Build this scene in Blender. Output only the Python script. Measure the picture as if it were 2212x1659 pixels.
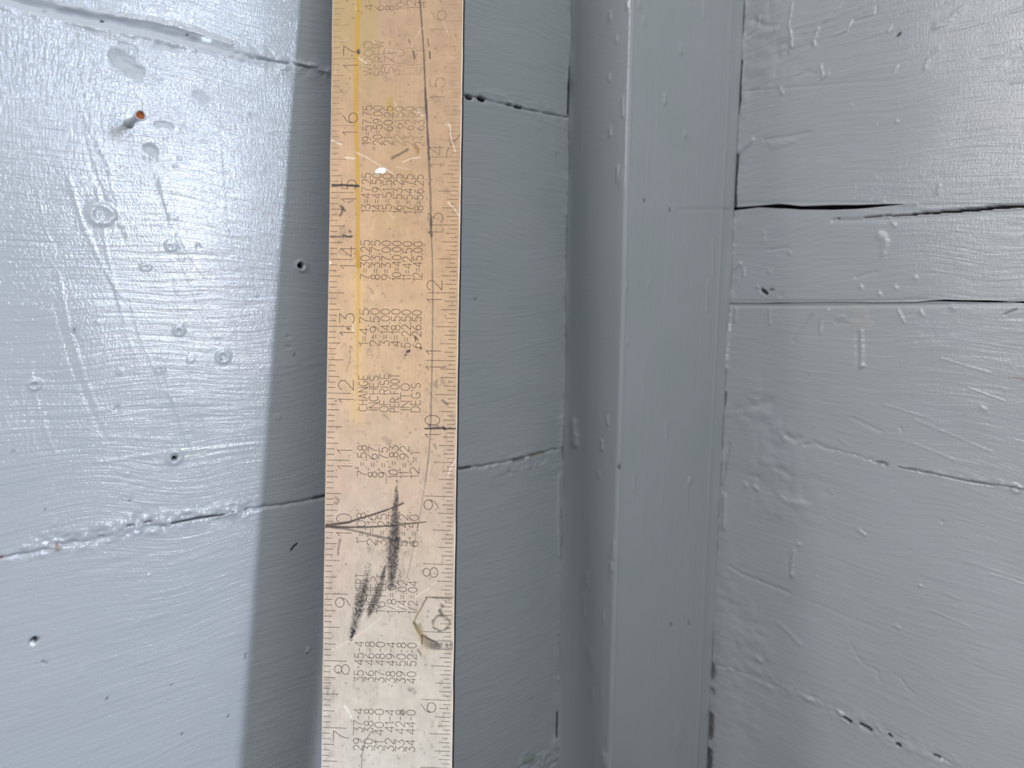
import bpy, math, random
import numpy as np
from mathutils import Vector, Matrix

# ------------------------------------------------------------------ camera, light, exposure
for o in list(bpy.data.objects):
    bpy.data.objects.remove(o, do_unlink=True)
S = bpy.context.scene
C = S.collection
W, H, FPX = 2212, 1659, 1533.0
CAM = np.array([0.0, 0.0, 0.345])
PITCH, ROLL = math.radians(7.8), 0.0077
_F = np.array([0, math.cos(PITCH), -math.sin(PITCH)])
_R = np.array([1.0, 0, 0])
_U = np.cross(_R, _F)
R_ = _R * math.cos(ROLL) + _U * math.sin(ROLL)
U_ = _U * math.cos(ROLL) - _R * math.sin(ROLL)
F_ = _F
cd = bpy.data.cameras.new('camera')
cam = bpy.data.objects.new('camera', cd)
C.objects.link(cam)
cam.matrix_world = Matrix(((R_[0], U_[0], -F_[0], CAM[0]), (R_[1], U_[1], -F_[1], CAM[1]), (R_[2], U_[2], -F_[2], CAM[2]), (0, 0, 0, 1)))
cd.sensor_fit = 'HORIZONTAL'
cd.sensor_width = 36.0
cd.lens = FPX / W * 36.0
cd.clip_start = 0.005
cd.dof.use_dof = True
cd.dof.focus_distance = 0.285
cd.dof.aperture_fstop = 10.0
S.camera = cam

wd = bpy.data.worlds.new('world')
S.world = wd
wd.use_nodes = True
bg = wd.node_tree.nodes['Background']
bg.inputs[0].default_value = (0.84, 0.95, 1.0, 1)
bg.inputs[1].default_value = 0.47

AZ = math.radians(50.2)                       # heading of the left wall, from straight ahead
D1 = np.array([math.sin(AZ), math.cos(AZ), 0])   # along left wall, away from the viewer
N1 = np.array([math.cos(AZ), -math.sin(AZ), 0])  # left wall facing direction
N2 = -D1                                      # right wall facing direction
ZZ = np.array([0, 0, 1.0])


def add_area_light(name, pos, aim, w, h, power, col):
    l = bpy.data.lights.new(name, 'AREA')
    l.shape = 'RECTANGLE'
    l.size, l.size_y = w, h
    l.energy = power
    l.color = col
    o = bpy.data.objects.new(name, l)
    C.objects.link(o)
    o.location = pos
    d = Vector(aim) - Vector(pos)
    o.rotation_euler = d.to_track_quat('-Z', 'Y').to_euler()
    return o


# a tall narrow window past the end of the right wall, a broad one on the other side
add_area_light('window_light_upper_pane', (1.77, -1.02, 0.98), (-0.12, 0.29, 0.40), 0.15, 0.60, 29.0, (0.65, 0.77, 1.0))
add_area_light('window_light_lower_pane', (1.77, -1.02, 0.37), (-0.12, 0.29, 0.15), 0.15, 0.46, 10.0, (0.96, 0.90, 0.90))
add_area_light('window_light_broad', (-1.22, -1.36, 1.15), (0.12, 0.40, 0.36), 0.60, 1.00, 15.5, (1.0, 0.93, 0.97))
add_area_light('overhead_fill_light', (0.34, -0.32, 1.32), (0.10, 0.15, 0.3), 0.50, 0.50, 5.0, (0.95, 1.0, 0.98))  # added unseen overhead light, brightens the walls more towards the top
add_area_light('window_light_side', (-1.55, -0.66, 0.95), (0.20, 0.38, 0.40), 0.30, 1.00, 11.0, (1.0, 0.96, 0.94))

S.view_settings.view_transform = 'Standard'
S.view_settings.look = 'None'
S.view_settings.gamma = 1.0
S.view_settings.exposure = 0.0
S.view_settings.use_curve_mapping = False

# ------------------------------------------------------------------ helpers
rng = np.random.RandomState(7)


def ray(px, py):
    d = F_ * FPX + R_ * (px - W / 2) + U_ * (H / 2 - py)
    return d / np.linalg.norm(d)


def project(p):
    q = np.asarray(p) - CAM
    z = q @ F_
    return W / 2 + FPX * (q @ R_) / z, H / 2 - FPX * (q @ U_) / z


class Frame:
    """a plane with its own axes: u along, v up, n out of the surface"""
    def __init__(s, o, u, v, n):
        s.o, s.u, s.v, s.n = [np.asarray(a, float) for a in (o, u, v, n)]

    def px(s, x, y):
        d = ray(x, y)
        t = ((s.o - CAM) @ s.n) / (d @ s.n)
        q = CAM + t * d - s.o
        return np.array([q @ s.u, q @ s.v])

    def pts(s, l):
        return np.array([s.px(*p) for p in l])

    def scale(s, x, y):
        """metres per photo pixel around a point of the surface"""
        a, b = s.px(x, y - 4), s.px(x, y + 4)
        return np.linalg.norm(a - b) / 8

    def world(s, u, v, h=0.0):
        return s.o + s.u * u + s.v * v + s.n * h

    def matrix(s):
        m = np.eye(4)
        m[:3, 0], m[:3, 1], m[:3, 2], m[:3, 3] = s.u, s.v, s.n, s.o
        return Matrix(m.tolist())


def sm(e0, e1, x):
    t = np.clip((x - e0) / (e1 - e0), 0, 1)
    return t * t * (3 - 2 * t)


def vnoise(x, y, seed):
    """smooth value noise, -1..1"""
    r = np.random.RandomState(seed)
    T = r.rand(256, 256) * 2 - 1
    xi, yi = np.floor(x).astype(int), np.floor(y).astype(int)
    fx, fy = x - xi, y - yi
    fx, fy = fx * fx * (3 - 2 * fx), fy * fy * (3 - 2 * fy)
    a, b = T[yi & 255, xi & 255], T[yi & 255, (xi + 1) & 255]
    c, d = T[(yi + 1) & 255, xi & 255], T[(yi + 1) & 255, (xi + 1) & 255]
    return (a * (1 - fx) + b * fx) * (1 - fy) + (c * (1 - fx) + d * fx) * fy


def fbm(x, y, seed, n=3):
    s, a = 0, 1.0
    for k in range(n):
        s = s + a * vnoise(x * 2 ** k, y * 2 ** k, seed + k)
        a *= 0.5
    return s / 1.75


def segdist(X, Y, pl):
    """distance to a polyline and the position (0..1) along it"""
    best = np.full(X.shape, 1e9)
    along = np.zeros(X.shape)
    L = np.concatenate([[0], np.cumsum(np.linalg.norm(np.diff(pl, axis=0), axis=1))])
    for i in range(len(pl) - 1):
        a, b = pl[i], pl[i + 1]
        d = b - a
        l2 = max(d @ d, 1e-18)
        t = np.clip(((X - a[0]) * d[0] + (Y - a[1]) * d[1]) / l2, 0, 1)
        dd = np.hypot(X - a[0] - t * d[0], Y - a[1] - t * d[1])
        m = dd < best
        best[m] = dd[m]
        along[m] = ((L[i] + t * (L[i + 1] - L[i])) / L[-1])[m]
    return best, along


def near(X, Y, pl, r):
    lo, hi = pl.min(0) - r, pl.max(0) + r
    return (X > lo[0]) & (X < hi[0]) & (Y > lo[1]) & (Y < hi[1])


def mat(name):
    m = bpy.data.materials.new(name)
    m.use_nodes = True
    return m, m.node_tree, m.node_tree.nodes['Principled BSDF']


def link_mesh(name, verts, faces, material, parent=None, attrs=None, smooth=True):
    me = bpy.data.meshes.new(name)
    verts = np.asarray(verts, np.float32)
    faces = np.asarray(faces, np.int32)
    me.vertices.add(len(verts))
    me.vertices.foreach_set('co', verts.ravel())
    n, k = faces.shape
    me.loops.add(n * k)
    me.loops.foreach_set('vertex_index', faces.ravel())
    me.polygons.add(n)
    me.polygons.foreach_set('loop_start', np.arange(0, n * k, k, dtype=np.int32))
    me.update(calc_edges=True)
    me.polygons.foreach_set('use_smooth', np.full(n, smooth, bool))
    for nm, arr in (attrs or {}).items():
        if arr.ndim == 2:
            at = me.attributes.new(nm, 'FLOAT_COLOR', 'POINT')
            at.data.foreach_set('color', arr.astype(np.float32).ravel())
        else:
            at = me.attributes.new(nm, 'FLOAT', 'POINT')
            at.data.foreach_set('value', arr.astype(np.float32).ravel())
    me.materials.append(material)
    me.update()
    o = bpy.data.objects.new(name, me)
    C.objects.link(o)
    if parent is not None:
        o.parent = parent
    return o


def box_faces(b=0):
    return [[b + i for i in f] for f in ((0, 3, 2, 1), (4, 5, 6, 7), (0, 1, 5, 4), (1, 2, 6, 5), (2, 3, 7, 6), (3, 0, 4, 7))]


def box_verts(x0, x1, y0, y1, z0, z1):
    return [(x0, y0, z0), (x1, y0, z0), (x1, y1, z0), (x0, y1, z0), (x0, y0, z1), (x1, y0, z1), (x1, y1, z1), (x0, y1, z1)]


def tag(o, label=None, cat=None, kind=None, group=None):
    for k, v in (('label', label), ('category', cat), ('kind', kind), ('group', group)):
        if v:
            o[k] = v
    return o


# ------------------------------------------------------------------ materials
def N(nt, typ, **kw):
    n = nt.nodes.new(typ)
    for k, v in kw.items():
        setattr(n, k, v)
    return n


def paint_material(name, along, strokes=1.0, wob=0.0):
    """blue-grey gloss paint brushed on: relief from the brush, colour constant apart from stains"""
    m, nt, b = mat(name)
    L = nt.links.new
    tc = N(nt, 'ShaderNodeTexCoord')
    # slow wander of the brush direction
    wn = N(nt, 'ShaderNodeTexNoise')
    wn.inputs['Scale'].default_value = 14
    wn.inputs['Detail'].default_value = 1
    L(tc.outputs['Object'], wn.inputs['Vector'])
    ws = N(nt, 'ShaderNodeVectorMath', operation='SCALE')
    ws.inputs['Scale'].default_value = 0.022
    wsub = N(nt, 'ShaderNodeVectorMath', operation='SUBTRACT')
    wsub.inputs[1].default_value = (0.5, 0.5, 0.5)
    L(wn.outputs['Color'], wsub.inputs[0])
    L(wsub.outputs[0], ws.inputs[0])
    wa = N(nt, 'ShaderNodeVectorMath', operation='ADD')
    L(tc.outputs['Object'], wa.inputs[0])
    L(ws.outputs[0], wa.inputs[1])

    def layer(scale, rot, detail, rough=0.5):
        mp = N(nt, 'ShaderNodeMapping')
        mp.inputs['Scale'].default_value = scale
        mp.inputs['Rotation'].default_value = (0, 0, rot)
        L(wa.outputs[0], mp.inputs['Vector'])
        t = N(nt, 'ShaderNodeTexNoise')
        t.inputs['Scale'].default_value = 1.0
        t.inputs['Detail'].default_value = detail
        t.inputs['Roughness'].default_value = rough
        L(mp.outputs[0], t.inputs['Vector'])
        return t.outputs['Fac']

    def mul(sock, k):
        n = N(nt, 'ShaderNodeMath', operation='MULTIPLY')
        n.inputs[1].default_value = k
        L(sock, n.inputs[0])
        return n.outputs[0]

    def add(a, c):
        n = N(nt, 'ShaderNodeMath', operation='ADD')
        L(a, n.inputs[0])
        L(c, n.inputs[1])
        return n.outputs[0]

    long_, cross = ((38, 640, 60), (1050, 210, 60)) if along == 'u' else ((800, 45, 60), (150, 600, 60))
    a = layer(long_, 0.02, 4, 0.6)
    c = layer(cross, 0.10, 3, 0.6)
    d = layer((1300, 900, 200), 0.3, 2, 0.6)
    # each brushed coat shows in patches
    pn = N(nt, 'ShaderNodeTexNoise')
    pn.inputs['Scale'].default_value = 11
    pn.inputs['Detail'].default_value = 2
    L(tc.outputs['Object'], pn.inputs['Vector'])
    mr = N(nt, 'ShaderNodeMapRange')
    mr.inputs[1].default_value, mr.inputs[2].default_value = 0.40, 0.62
    mr.inputs[3].default_value, mr.inputs[4].default_value = 0.12, 1.0
    L(pn.outputs['Fac'], mr.inputs[0])
    cm = N(nt, 'ShaderNodeMath', operation='MULTIPLY')
    L(c, cm.inputs[0])
    L(mr.outputs[0], cm.inputs[1])
    hsum = add(add(mul(a, 1.0), mul(cm.outputs[0], 0.75)), mul(d, 0.34))
    bp = N(nt, 'ShaderNodeBump')
    bp.inputs['Strength'].default_value = 1.0
    bp.inputs['Distance'].default_value = 0.00026 * strokes
    L(hsum, bp.inputs['Height'])
    L(bp.outputs[0], b.inputs['Normal'])
    # colour: paint with slight unevenness, then stains
    cn = N(nt, 'ShaderNodeTexNoise')
    cn.inputs['Scale'].default_value = 22
    cn.inputs['Detail'].default_value = 4
    L(tc.outputs['Object'], cn.inputs['Vector'])
    cr = N(nt, 'ShaderNodeValToRGB')
    cr.color_ramp.elements[0].position, cr.color_ramp.elements[1].position = 0.3, 0.7
    cr.color_ramp.elements[0].color = (0.388, 0.412, 0.422, 1)
    cr.color_ramp.elements[1].color = (0.412, 0.422, 0.442, 1)
    L(cn.outputs['Fac'], cr.inputs[0])
    at = N(nt, 'ShaderNodeAttribute', attribute_name='stain')
    mx = N(nt, 'ShaderNodeMix', data_type='RGBA')
    L(at.outputs['Alpha'], mx.inputs[0])
    L(cr.outputs[0], mx.inputs[6])
    L(at.outputs['Color'], mx.inputs[7])
    L(mx.outputs[2], b.inputs['Base Color'])
    # bare spots lose the gloss
    rr = N(nt, 'ShaderNodeMapRange')
    rr.inputs[3].default_value, rr.inputs[4].default_value = 0.10, 0.75
    L(at.outputs['Alpha'], rr.inputs[0])
    L(rr.outputs[0], b.inputs['Roughness'])
    b.inputs['Specular IOR Level'].default_value = 0.5
    return m


M_WALL_L = paint_material('brushed_gloss_paint_left', 'u', 1.0)
M_WALL_R = paint_material('brushed_gloss_paint_right', 'u', 0.8)
M_POST = paint_material('brushed_gloss_paint_post', 'v', 0.5)

M_DARK, _nt, _b = mat('dark_bare_wood')
_b.inputs['Base Color'].default_value = (0.020, 0.017, 0.014, 1)
_b.inputs['Roughness'].default_value = 0.9

M_FLOOR, _nt, _b = mat('grey_painted_floor')
_t = N(_nt, 'ShaderNodeTexNoise')
_t.inputs['Scale'].default_value = 30
_c = N(_nt, 'ShaderNodeValToRGB')
_c.color_ramp.elements[0].color = (0.05, 0.055, 0.07, 1)
_c.color_ramp.elements[1].color = (0.09, 0.10, 0.12, 1)
_nt.links.new(_t.outputs['Fac'], _c.inputs[0])
_nt.links.new(_c.outputs[0], _b.inputs['Base Color'])
_b.inputs['Roughness'].default_value = 0.5

M_METAL, _nt, _b = mat('worn_aluminium')
_a = N(_nt, 'ShaderNodeAttribute', attribute_name='stain')  # on the blade this also holds the painted reflection gradient
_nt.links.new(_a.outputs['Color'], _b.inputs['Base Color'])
_b.inputs['Metallic'].default_value = 0.20
_b.inputs['Roughness'].default_value = 0.46
_tc = N(_nt, 'ShaderNodeTexCoord')
_t = N(_nt, 'ShaderNodeTexNoise')
_t.inputs['Scale'].default_value = 2600
_nt.links.new(_tc.outputs['Object'], _t.inputs['Vector'])
_bp = N(_nt, 'ShaderNodeBump')
_bp.inputs['Distance'].default_value = 0.00004
_bp.inputs['Strength'].default_value = 0.6
_nt.links.new(_t.outputs['Fac'], _bp.inputs['Height'])
_nt.links.new(_bp.outputs[0], _b.inputs['Normal'])

M_EDGE, _nt, _b = mat('dark_oxidised_edge')
_b.inputs['Base Color'].default_value = (0.035, 0.035, 0.045, 1)
_b.inputs['Roughness'].default_value = 0.6

M_INK, _nt, _b = mat('engraved_mark')
_b.inputs['Base Color'].default_value = (0.105, 0.068, 0.050, 1)
_b.inputs['Roughness'].default_value = 0.8
_a = N(_nt, 'ShaderNodeAttribute', attribute_name='wear')
_tc = N(_nt, 'ShaderNodeTexCoord')
_t = N(_nt, 'ShaderNodeTexNoise')
_t.inputs['Scale'].default_value = 420
_t.inputs['Detail'].default_value = 2
_nt.links.new(_tc.outputs['Object'], _t.inputs['Vector'])
_r = N(_nt, 'ShaderNodeMapRange')
_r.inputs[1].default_value, _r.inputs[2].default_value = 0.25, 0.6
_r.inputs[3].default_value, _r.inputs[4].default_value = 0.45, 1.0
_nt.links.new(_t.outputs['Fac'], _r.inputs[0])
_mu = N(_nt, 'ShaderNodeMath', operation='MULTIPLY')
_nt.links.new(_a.outputs['Fac'], _mu.inputs[0])
_nt.links.new(_r.outputs[0], _mu.inputs[1])
_nt.links.new(_mu.outputs[0], _b.inputs['Alpha'])

M_RUST, _nt, _b = mat('rusty_steel')
_tc = N(_nt, 'ShaderNodeTexCoord')
_t = N(_nt, 'ShaderNodeTexNoise')
_t.inputs['Scale'].default_value = 900
_c = N(_nt, 'ShaderNodeValToRGB')
_c.color_ramp.elements[0].color = (0.10, 0.018, 0.004, 1)
_c.color_ramp.elements[1].color = (0.50, 0.14, 0.015, 1)
_nt.links.new(_tc.outputs['Object'], _t.inputs['Vector'])
_nt.links.new(_t.outputs['Fac'], _c.inputs[0])
_nt.links.new(_c.outputs[0], _b.inputs['Base Color'])
_b.inputs['Roughness'].default_value = 0.8

# ------------------------------------------------------------------ layout: the square's plane, then the walls it leans on
QD = 0.2685
_uy = U_ + 0.0150 * R_
_uy /= np.linalg.norm(_uy)
_ya = math.radians(3.2)
_ux = R_ * math.cos(_ya) - F_ * math.sin(_ya)
_ux = _ux - (_ux @ _uy) * _uy
_ux /= np.linalg.norm(_ux)
SQ = Frame(CAM + QD * F_, _ux, _uy, np.cross(_ux, _uy))
UL = (SQ.px(718, 0)[0] + SQ.px(693, H)[0]) / 2          # outer (left) edge
UR = (SQ.px(1001, 0)[0] + SQ.px(976, H)[0]) / 2         # inner (right) edge
vl = lambda y: SQ.px(720 - 0.015 * y, y)[1]
INCH = (vl(125) - vl(1569)) / 10
V0 = vl(849) - 12 * INCH                                # zero of the outer scale
VR0 = SQ.px(975, 926)[1] - 10 * INCH * 1.0              # zero of the inner scale
VTOP = V0 + 24 * INCH
THICK = 0.0052
TW = 1.5 * INCH
FLOOR_Z = SQ.world(UL, V0, -THICK)[2]
TOPC = SQ.world(UL, VTOP, -THICK)                       # this corner touches the left wall

# the left wall
off = N1 @ TOPC - 0.0012
d = ray(1219, 830)
tt = (off - N1 @ CAM) / (N1 @ d)
CORNER = CAM + tt * d
CORNER[2] = 0
WL = Frame(CORNER, -D1, ZZ, N1)                          # u runs away from the corner, to the left
# the corner post: face a (square to the left wall), then face b (parallel to it)


def solve(p0, dr, xpix):
    lo, hi = 0.0, 0.4
    zc = CAM[2] - 0.05
    for _ in range(60):
        m = (lo + hi) / 2
        q = p0 + dr * m
        if project((q[0], q[1], zc))[0] < xpix:
            lo = m
        else:
            hi = m
    return lo


PA = solve(CORNER, N1, 1340)
EDGE = CORNER + N1 * PA
PB = solve(EDGE, D1, 1568)
GP = EDGE + D1 * PB
WR = Frame(GP, N1, ZZ, N2)                               # right wall: u runs from the post towards the viewer
#print('corner', CORNER, 'post', PA, PB, 'floor', FLOOR_Z, 'inch', INCH, 'width', UR - UL)
# the right wall ends at the window opening: its end shades the corner up to behind the square
_q = WL.px(745, 830)
_p = WL.world(*_q)
_k = np.array([1.77, -1.02, 0.7]) - _p
_s = ((GP - _p) @ N2) / (_k @ N2)
RW_LEN = float((_p + _s * _k - GP) @ N1)
print('right wall length', RW_LEN)
Z0, Z1 = FLOOR_Z, FLOOR_Z + 1.15


# ------------------------------------------------------------------ wall relief
class Relief:
    """height and stain of a wall surface, gathered feature by feature from what the photograph shows"""
    def __init__(s, fr, seams, seed, gain=1.0):
        s.fr, s.seed, s.gain = fr, seed, gain
        s.seams = seams
        s.items = []

    def add(s, kind, pl, **kw):
        s.items.append((kind, s.fr.pts(pl), np.mean([s.fr.scale(*p) for p in pl]), kw))

    def evaluate(s, U, V):
        h = 0.00025 * fbm(U * 30, V * 55, s.seed) + 0.00005 * fbm(U * 90, V * 700, s.seed + 9)
        st = np.zeros(U.shape + (4,))
        st[..., :3] = 0.02

        def stain(m, a, col):
            a = np.clip(a, 0, 1)
            o = st[m]
            na = np.maximum(o[..., 3], a)
            w = (a / np.maximum(na, 1e-6))[..., None] * (a > 0.02)[..., None]
            o[..., :3] = o[..., :3] * (1 - w) + np.array(col) * w
            o[..., 3] = na
            st[m] = o
        for kind, pl, sc, kw in s.items:
            wd_ = kw.get('w', 10) * sc
            m = near(U, V, pl, wd_ * 5)
            if not m.any():
                continue
            u, v = U[m], V[m]
            j = kw.get('jag', 0.0) * wd_
            if j:
                f = kw.get('jf', 350)
                u = u + j * fbm(u * f, v * f, s.seed + 31)
                v = v + j * fbm(u * f, v * f, s.seed + 57)
            dd, al = segdist(u, v, pl)
            if 'prof' in kw:
                p = np.array(kw['prof'])
                wl = np.maximum(wd_ * np.interp(al, np.linspace(0, 1, len(p)), p), 1e-7)
            else:
                wl = wd_
            t = dd / wl
            amp = kw.get('a', 0.3) * 1e-3 * s.gain
            if kind == 'bump':                    # rounded lump or ridge (negative: dent)
                h[m] += amp * np.exp(-t * t * 2)
            elif kind == 'pit':                   # flat-bottomed hole
                h[m] += amp * (1 - sm(0.7, 1.15, t))
            elif kind == 'ring':                  # raised rim of paint around a nail hole
                h[m] += amp * np.exp(-((t - 1) * 3.2) ** 2) * kw.get('ecc', 1)
            elif kind == 'crumble':               # rough filler along a joint
                e = np.exp(-t * t)
                f = kw.get('f', 260)
                h[m] += amp * e * (0.6 * fbm(u * f, v * f * 1.5, s.seed + 71, 4) + 0.4 * np.abs(vnoise(u * f * 2.6, v * f * 2.6, s.seed + 90)))
            if 'col' in kw:
                stain(m, kw.get('ca', 1.0) * (1 - sm(0.75, kw.get('soft', 1.1), t)), kw['col'])
        return h, st


def plank(name, parent, rel, lo, hi, ulines, vstep, material, thick=0.018, vr=None, label=None):
    """a board whose face follows the relief; lo / hi are its lower and upper edge curves (u -> v)"""
    us = ulines
    l, t = lo(us), hi(us)
    if vr is None:
        nv = max(4, int((t - l).mean() / vstep))
        f = np.linspace(0, 1, nv)
        f = 0.5 - 0.5 * np.sign(0.5 - f) * np.abs(1 - 2 * f) ** 1.12
    else:                                         # fine rows only where vr says
        a, b_ = vr
        lm, tm = l.mean(), t.mean()
        z = np.concatenate([np.linspace(lm, max(lm, a), 12)[:-1], np.arange(max(lm, a), min(tm, b_), vstep), np.linspace(min(tm, b_), tm, 12)])
        f = np.unique((z - lm) / (tm - lm))
    V = l[None, :] + (t - l)[None, :] * f[:, None]
    U = np.repeat(us[None, :], len(f), 0)
    h, st = rel.evaluate(U, V)
    nr, nc = U.shape
    P = np.stack([U, V, h], -1).reshape(-1, 3)
    ii = (np.arange(nr - 1)[:, None] * nc + np.arange(nc - 1)[None, :]).ravel()
    flip = np.dot(np.cross(rel.fr.u, rel.fr.v), rel.fr.n) < 0
    quads = np.stack([ii, ii + 1, ii + 1 + nc, ii + nc], 1)
    # sides and back
    top, bot = (nr - 1) * nc + np.arange(nc), np.arange(nc)
    rim = np.concatenate([bot, np.arange(1, nr) * nc + nc - 1, top[::-1][1:], (np.arange(1, nr - 1) * nc)[::-1]])
    k = len(P)
    r0, r1 = P[rim].copy(), P[rim].copy()
    r1[:, 2] = -thick
    n = len(rim)
    a = np.arange(n)
    b = (a + 1) % n
    side = np.stack([k + a, k + n + a, k + n + b, k + b], 1)
    k2 = k + 2 * n
    bk = np.array([[us[0], l[0], -thick], [us[-1], l[-1], -thick], [us[-1], t[-1], -thick], [us[0], t[0], -thick]])
    verts = np.concatenate([P, r0, r1, bk])
    faces = np.concatenate([quads, side, [[k2, k2 + 3, k2 + 2, k2 + 1]]])
    if flip:
        faces = faces[:, ::-1]
    sts = np.concatenate([st.reshape(-1, 4), st.reshape(-1, 4)[rim], np.tile([0.05, 0.045, 0.04, 0.6], (n, 1)), np.tile([0.05, 0.045, 0.04, 1], (4, 1))])
    o = link_mesh(name, verts, faces, material, parent, {'stain': sts})
    if label:
        o['label'] = label
    return o


def curve(pts, gap=0.0):
    p = pts[np.argsort(pts[:, 0])]
    du0 = (p[1, 1] - p[0, 1]) / (p[1, 0] - p[0, 0]) if len(p) > 1 else 0
    def f(u):
        return np.interp(u, p[:, 0], p[:, 1]) + gap
    return f


MATT = (0.40, 0.42, 0.44)
BLACK = (0.012, 0.012, 0.014)
BROWN = (0.30, 0.17, 0.10)
WHITE = (0.85, 0.88, 0.88)
CREAM = (0.50, 0.49, 0.44)

# ---- left wall
LW_VIS = WL.px(-60, 830)[0]
seam_up = WL.pts([(-40, -18), (0, -8), (130, 27), (300, 60), (400, 84), (470, 104), (540, 122), (590, 132), (640, 140), (700, 155), (860, 180), (1005, 205), (1060, 217), (1120, 233), (1170, 243), (1227, 254)])
seam_dn = WL.pts([(-40, 1213), (0, 1204), (60, 1195), (122, 1180), (200, 1164), (300, 1141), (370, 1131), (430, 1119), (540, 1103), (620, 1088), (700, 1073), (990, 1013), (1060, 1000), (1110, 994), (1160, 981), (1218, 966)])
RL = Relief(WL, None, 100)
# upper joint: filled band with a lip above it, open towards the post
RL.add('bump', [(-40, -18), (130, 25), (240, 46), (330, 66), (420, 88)], w=15, a=-1.3)
RL.add('bump', [(420, 88), (500, 112), (600, 138)], w=8, a=-0.6)
RL.add('crumble', [(-40, -10), (130, 34), (300, 70), (470, 108), (700, 156)], w=22, a=0.9, f=180)
RL.add('bump', [(130, 14), (240, 31), (330, 47), (420, 66), (500, 95)], w=6, a=0.55, jag=1.0)
RL.add('bump', [(150, 48), (260, 70), (340, 82), (420, 106)], w=6, a=0.4, jag=1.0)
RL.add('crumble', [(520, 118), (700, 155)], w=15, a=0.9)
RL.add('bump', [(640, 137), (670, 143), (706, 158)], w=7, a=1.0, jag=0.8)
RL.add('bump', [(540, 125), (625, 137), (700, 152)], w=2.0, a=-1.0, jag=1.5)
RL.add('bump', [(840, 178), (1005, 205), (1120, 233), (1228, 254)], w=2.4, a=-0.9, jag=1.2)
RL.add('crumble', [(1040, 200), (1120, 225), (1200, 250)], w=18, a=0.8, f=170)
RL.add('pit', [(1009, 209), (1018, 212)], w=4.5, a=-2.5, jag=0.5, col=BLACK)
RL.add('pit', [(1036, 212), (1046, 216)], w=4.2, a=-2.5, jag=0.6, col=BLACK)
RL.add('pit', [(1113, 230), (1126, 233)], w=3.2, a=-1.6, jag=0.8, col=(0.03, 0.04, 0.045), ca=0.9)
RL.add('pit', [(1098, 226), (1101, 227)], w=3.5, a=-0.7, col=(0.12, 0.13, 0.14), ca=0.6)
RL.add('bump', [(1195, 305), (1200, 330)], w=5, a=0.5)
# dents and patches in the bright part
RL.add('pit', [(262, 135), (280, 148), (288, 152)], w=20, a=-0.5, jag=0.9, jf=260, col=MATT, ca=0.7, soft=1.3)
RL.add('pit', [(262, 122), (275, 128)], w=13, a=-0.4, jag=0.9, jf=300, col=MATT, ca=0.6, soft=1.6)
RL.add('bump', [(-40, -18), (130, 25), (240, 46), (330, 66), (420, 88), (470, 100)], w=15, a=0, jag=0.7, jf=120, col=MATT, ca=0.75, soft=1.4)
RL.add('bump', [(340, 98), (380, 106)], w=9, a=0, jag=0.6, col=MATT, ca=0.5, soft=1.4)
RL.add('bump', [(470, 104), (560, 128)], w=12, a=0, jag=0.9, col=MATT, ca=0.6, soft=1.4)
RL.add('bump', [(262, 95), (285, 100), (292, 110)], w=6, a=-0.35, jag=0.6)
RL.add('bump', [(340, 98), (380, 106), (392, 102)], w=6, a=-0.4, jag=0.6)
RL.add('bump', [(338, 268), (352, 267), (370, 272)], w=5, a=-0.4, jag=0.5, col=MATT, ca=0.5, soft=1.4)
RL.add('pit', [(322, 326), (332, 332)], w=10, a=-0.45, jag=1.0, jf=300, col=MATT, ca=0.6, soft=1.5)
for q in ((314, 341), (328, 341), (341, 343), (388, 342), (378, 360)):
    RL.add('bump', [q, (q[0] + 1, q[1])], w=3.6, a=0.3)
RL.add('ring', [(218, 463), (219, 464)], w=21, a=0.45, jag=0.5, jf=160)
RL.add('bump', [(430, 206), (438, 210)], w=13, a=-0.3, jag=0.9, jf=260, col=MATT, ca=0.5, soft=1.8)
RL.add('ring', [(368, 533), (369, 533)], w=8, a=0.4, jag=0.4)
RL.add('bump', [(428, 532), (430, 533)], w=6, a=-0.3)
RL.add('ring', [(314, 577), (315, 577)], w=7, a=0.3, jag=0.4)
RL.add('ring', [(386, 715), (387, 715)], w=8, a=0.45)
RL.add('bump', [(386, 717), (387, 717)], w=5, a=-0.4)
RL.add('ring', [(481, 771), (482, 771)], w=11, a=0.5)
RL.add('pit', [(477, 776), (478, 776)], w=2, a=-0.6, col=(0.05, 0.05, 0.05))
RL.add('ring', [(346, 797), (347, 797)], w=6, a=0.35, jag=0.4)
RL.add('ring', [(74, 831), (75, 831)], w=9, a=0.6)
RL.add('bump', [(74, 832), (75, 832)], w=6, a=-0.5)
RL.add('pit', [(252, 881), (253, 882)], w=3.5, a=-0.5)
RL.add('ring', [(376, 988), (377, 988)], w=12, a=0.55)
RL.add('bump', [(376, 990), (377, 990)], w=9, a=-0.5)
RL.add('pit', [(377, 990), (378, 990)], w=4.2, a=-2.6, col=BLACK)
RL.add('ring', [(651, 574), (652, 575)], w=10, a=0.5, ecc=1)
RL.add('pit', [(648, 573), (650, 574)], w=5, a=-2.2, jag=0.4, col=BLACK)
RL.add('bump', [(620, 727), (625, 728)], w=3, a=-0.5)
RL.add('bump', [(617, 749), (628, 750)], w=3, a=-0.5)
RL.add('ring', [(599, 901), (600, 901)], w=4, a=0.4)
RL.add('bump', [(160, 712), (160, 720)], w=2.2, a=-0.5, col=(0.15, 0.16, 0.18), ca=0.7)
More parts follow.
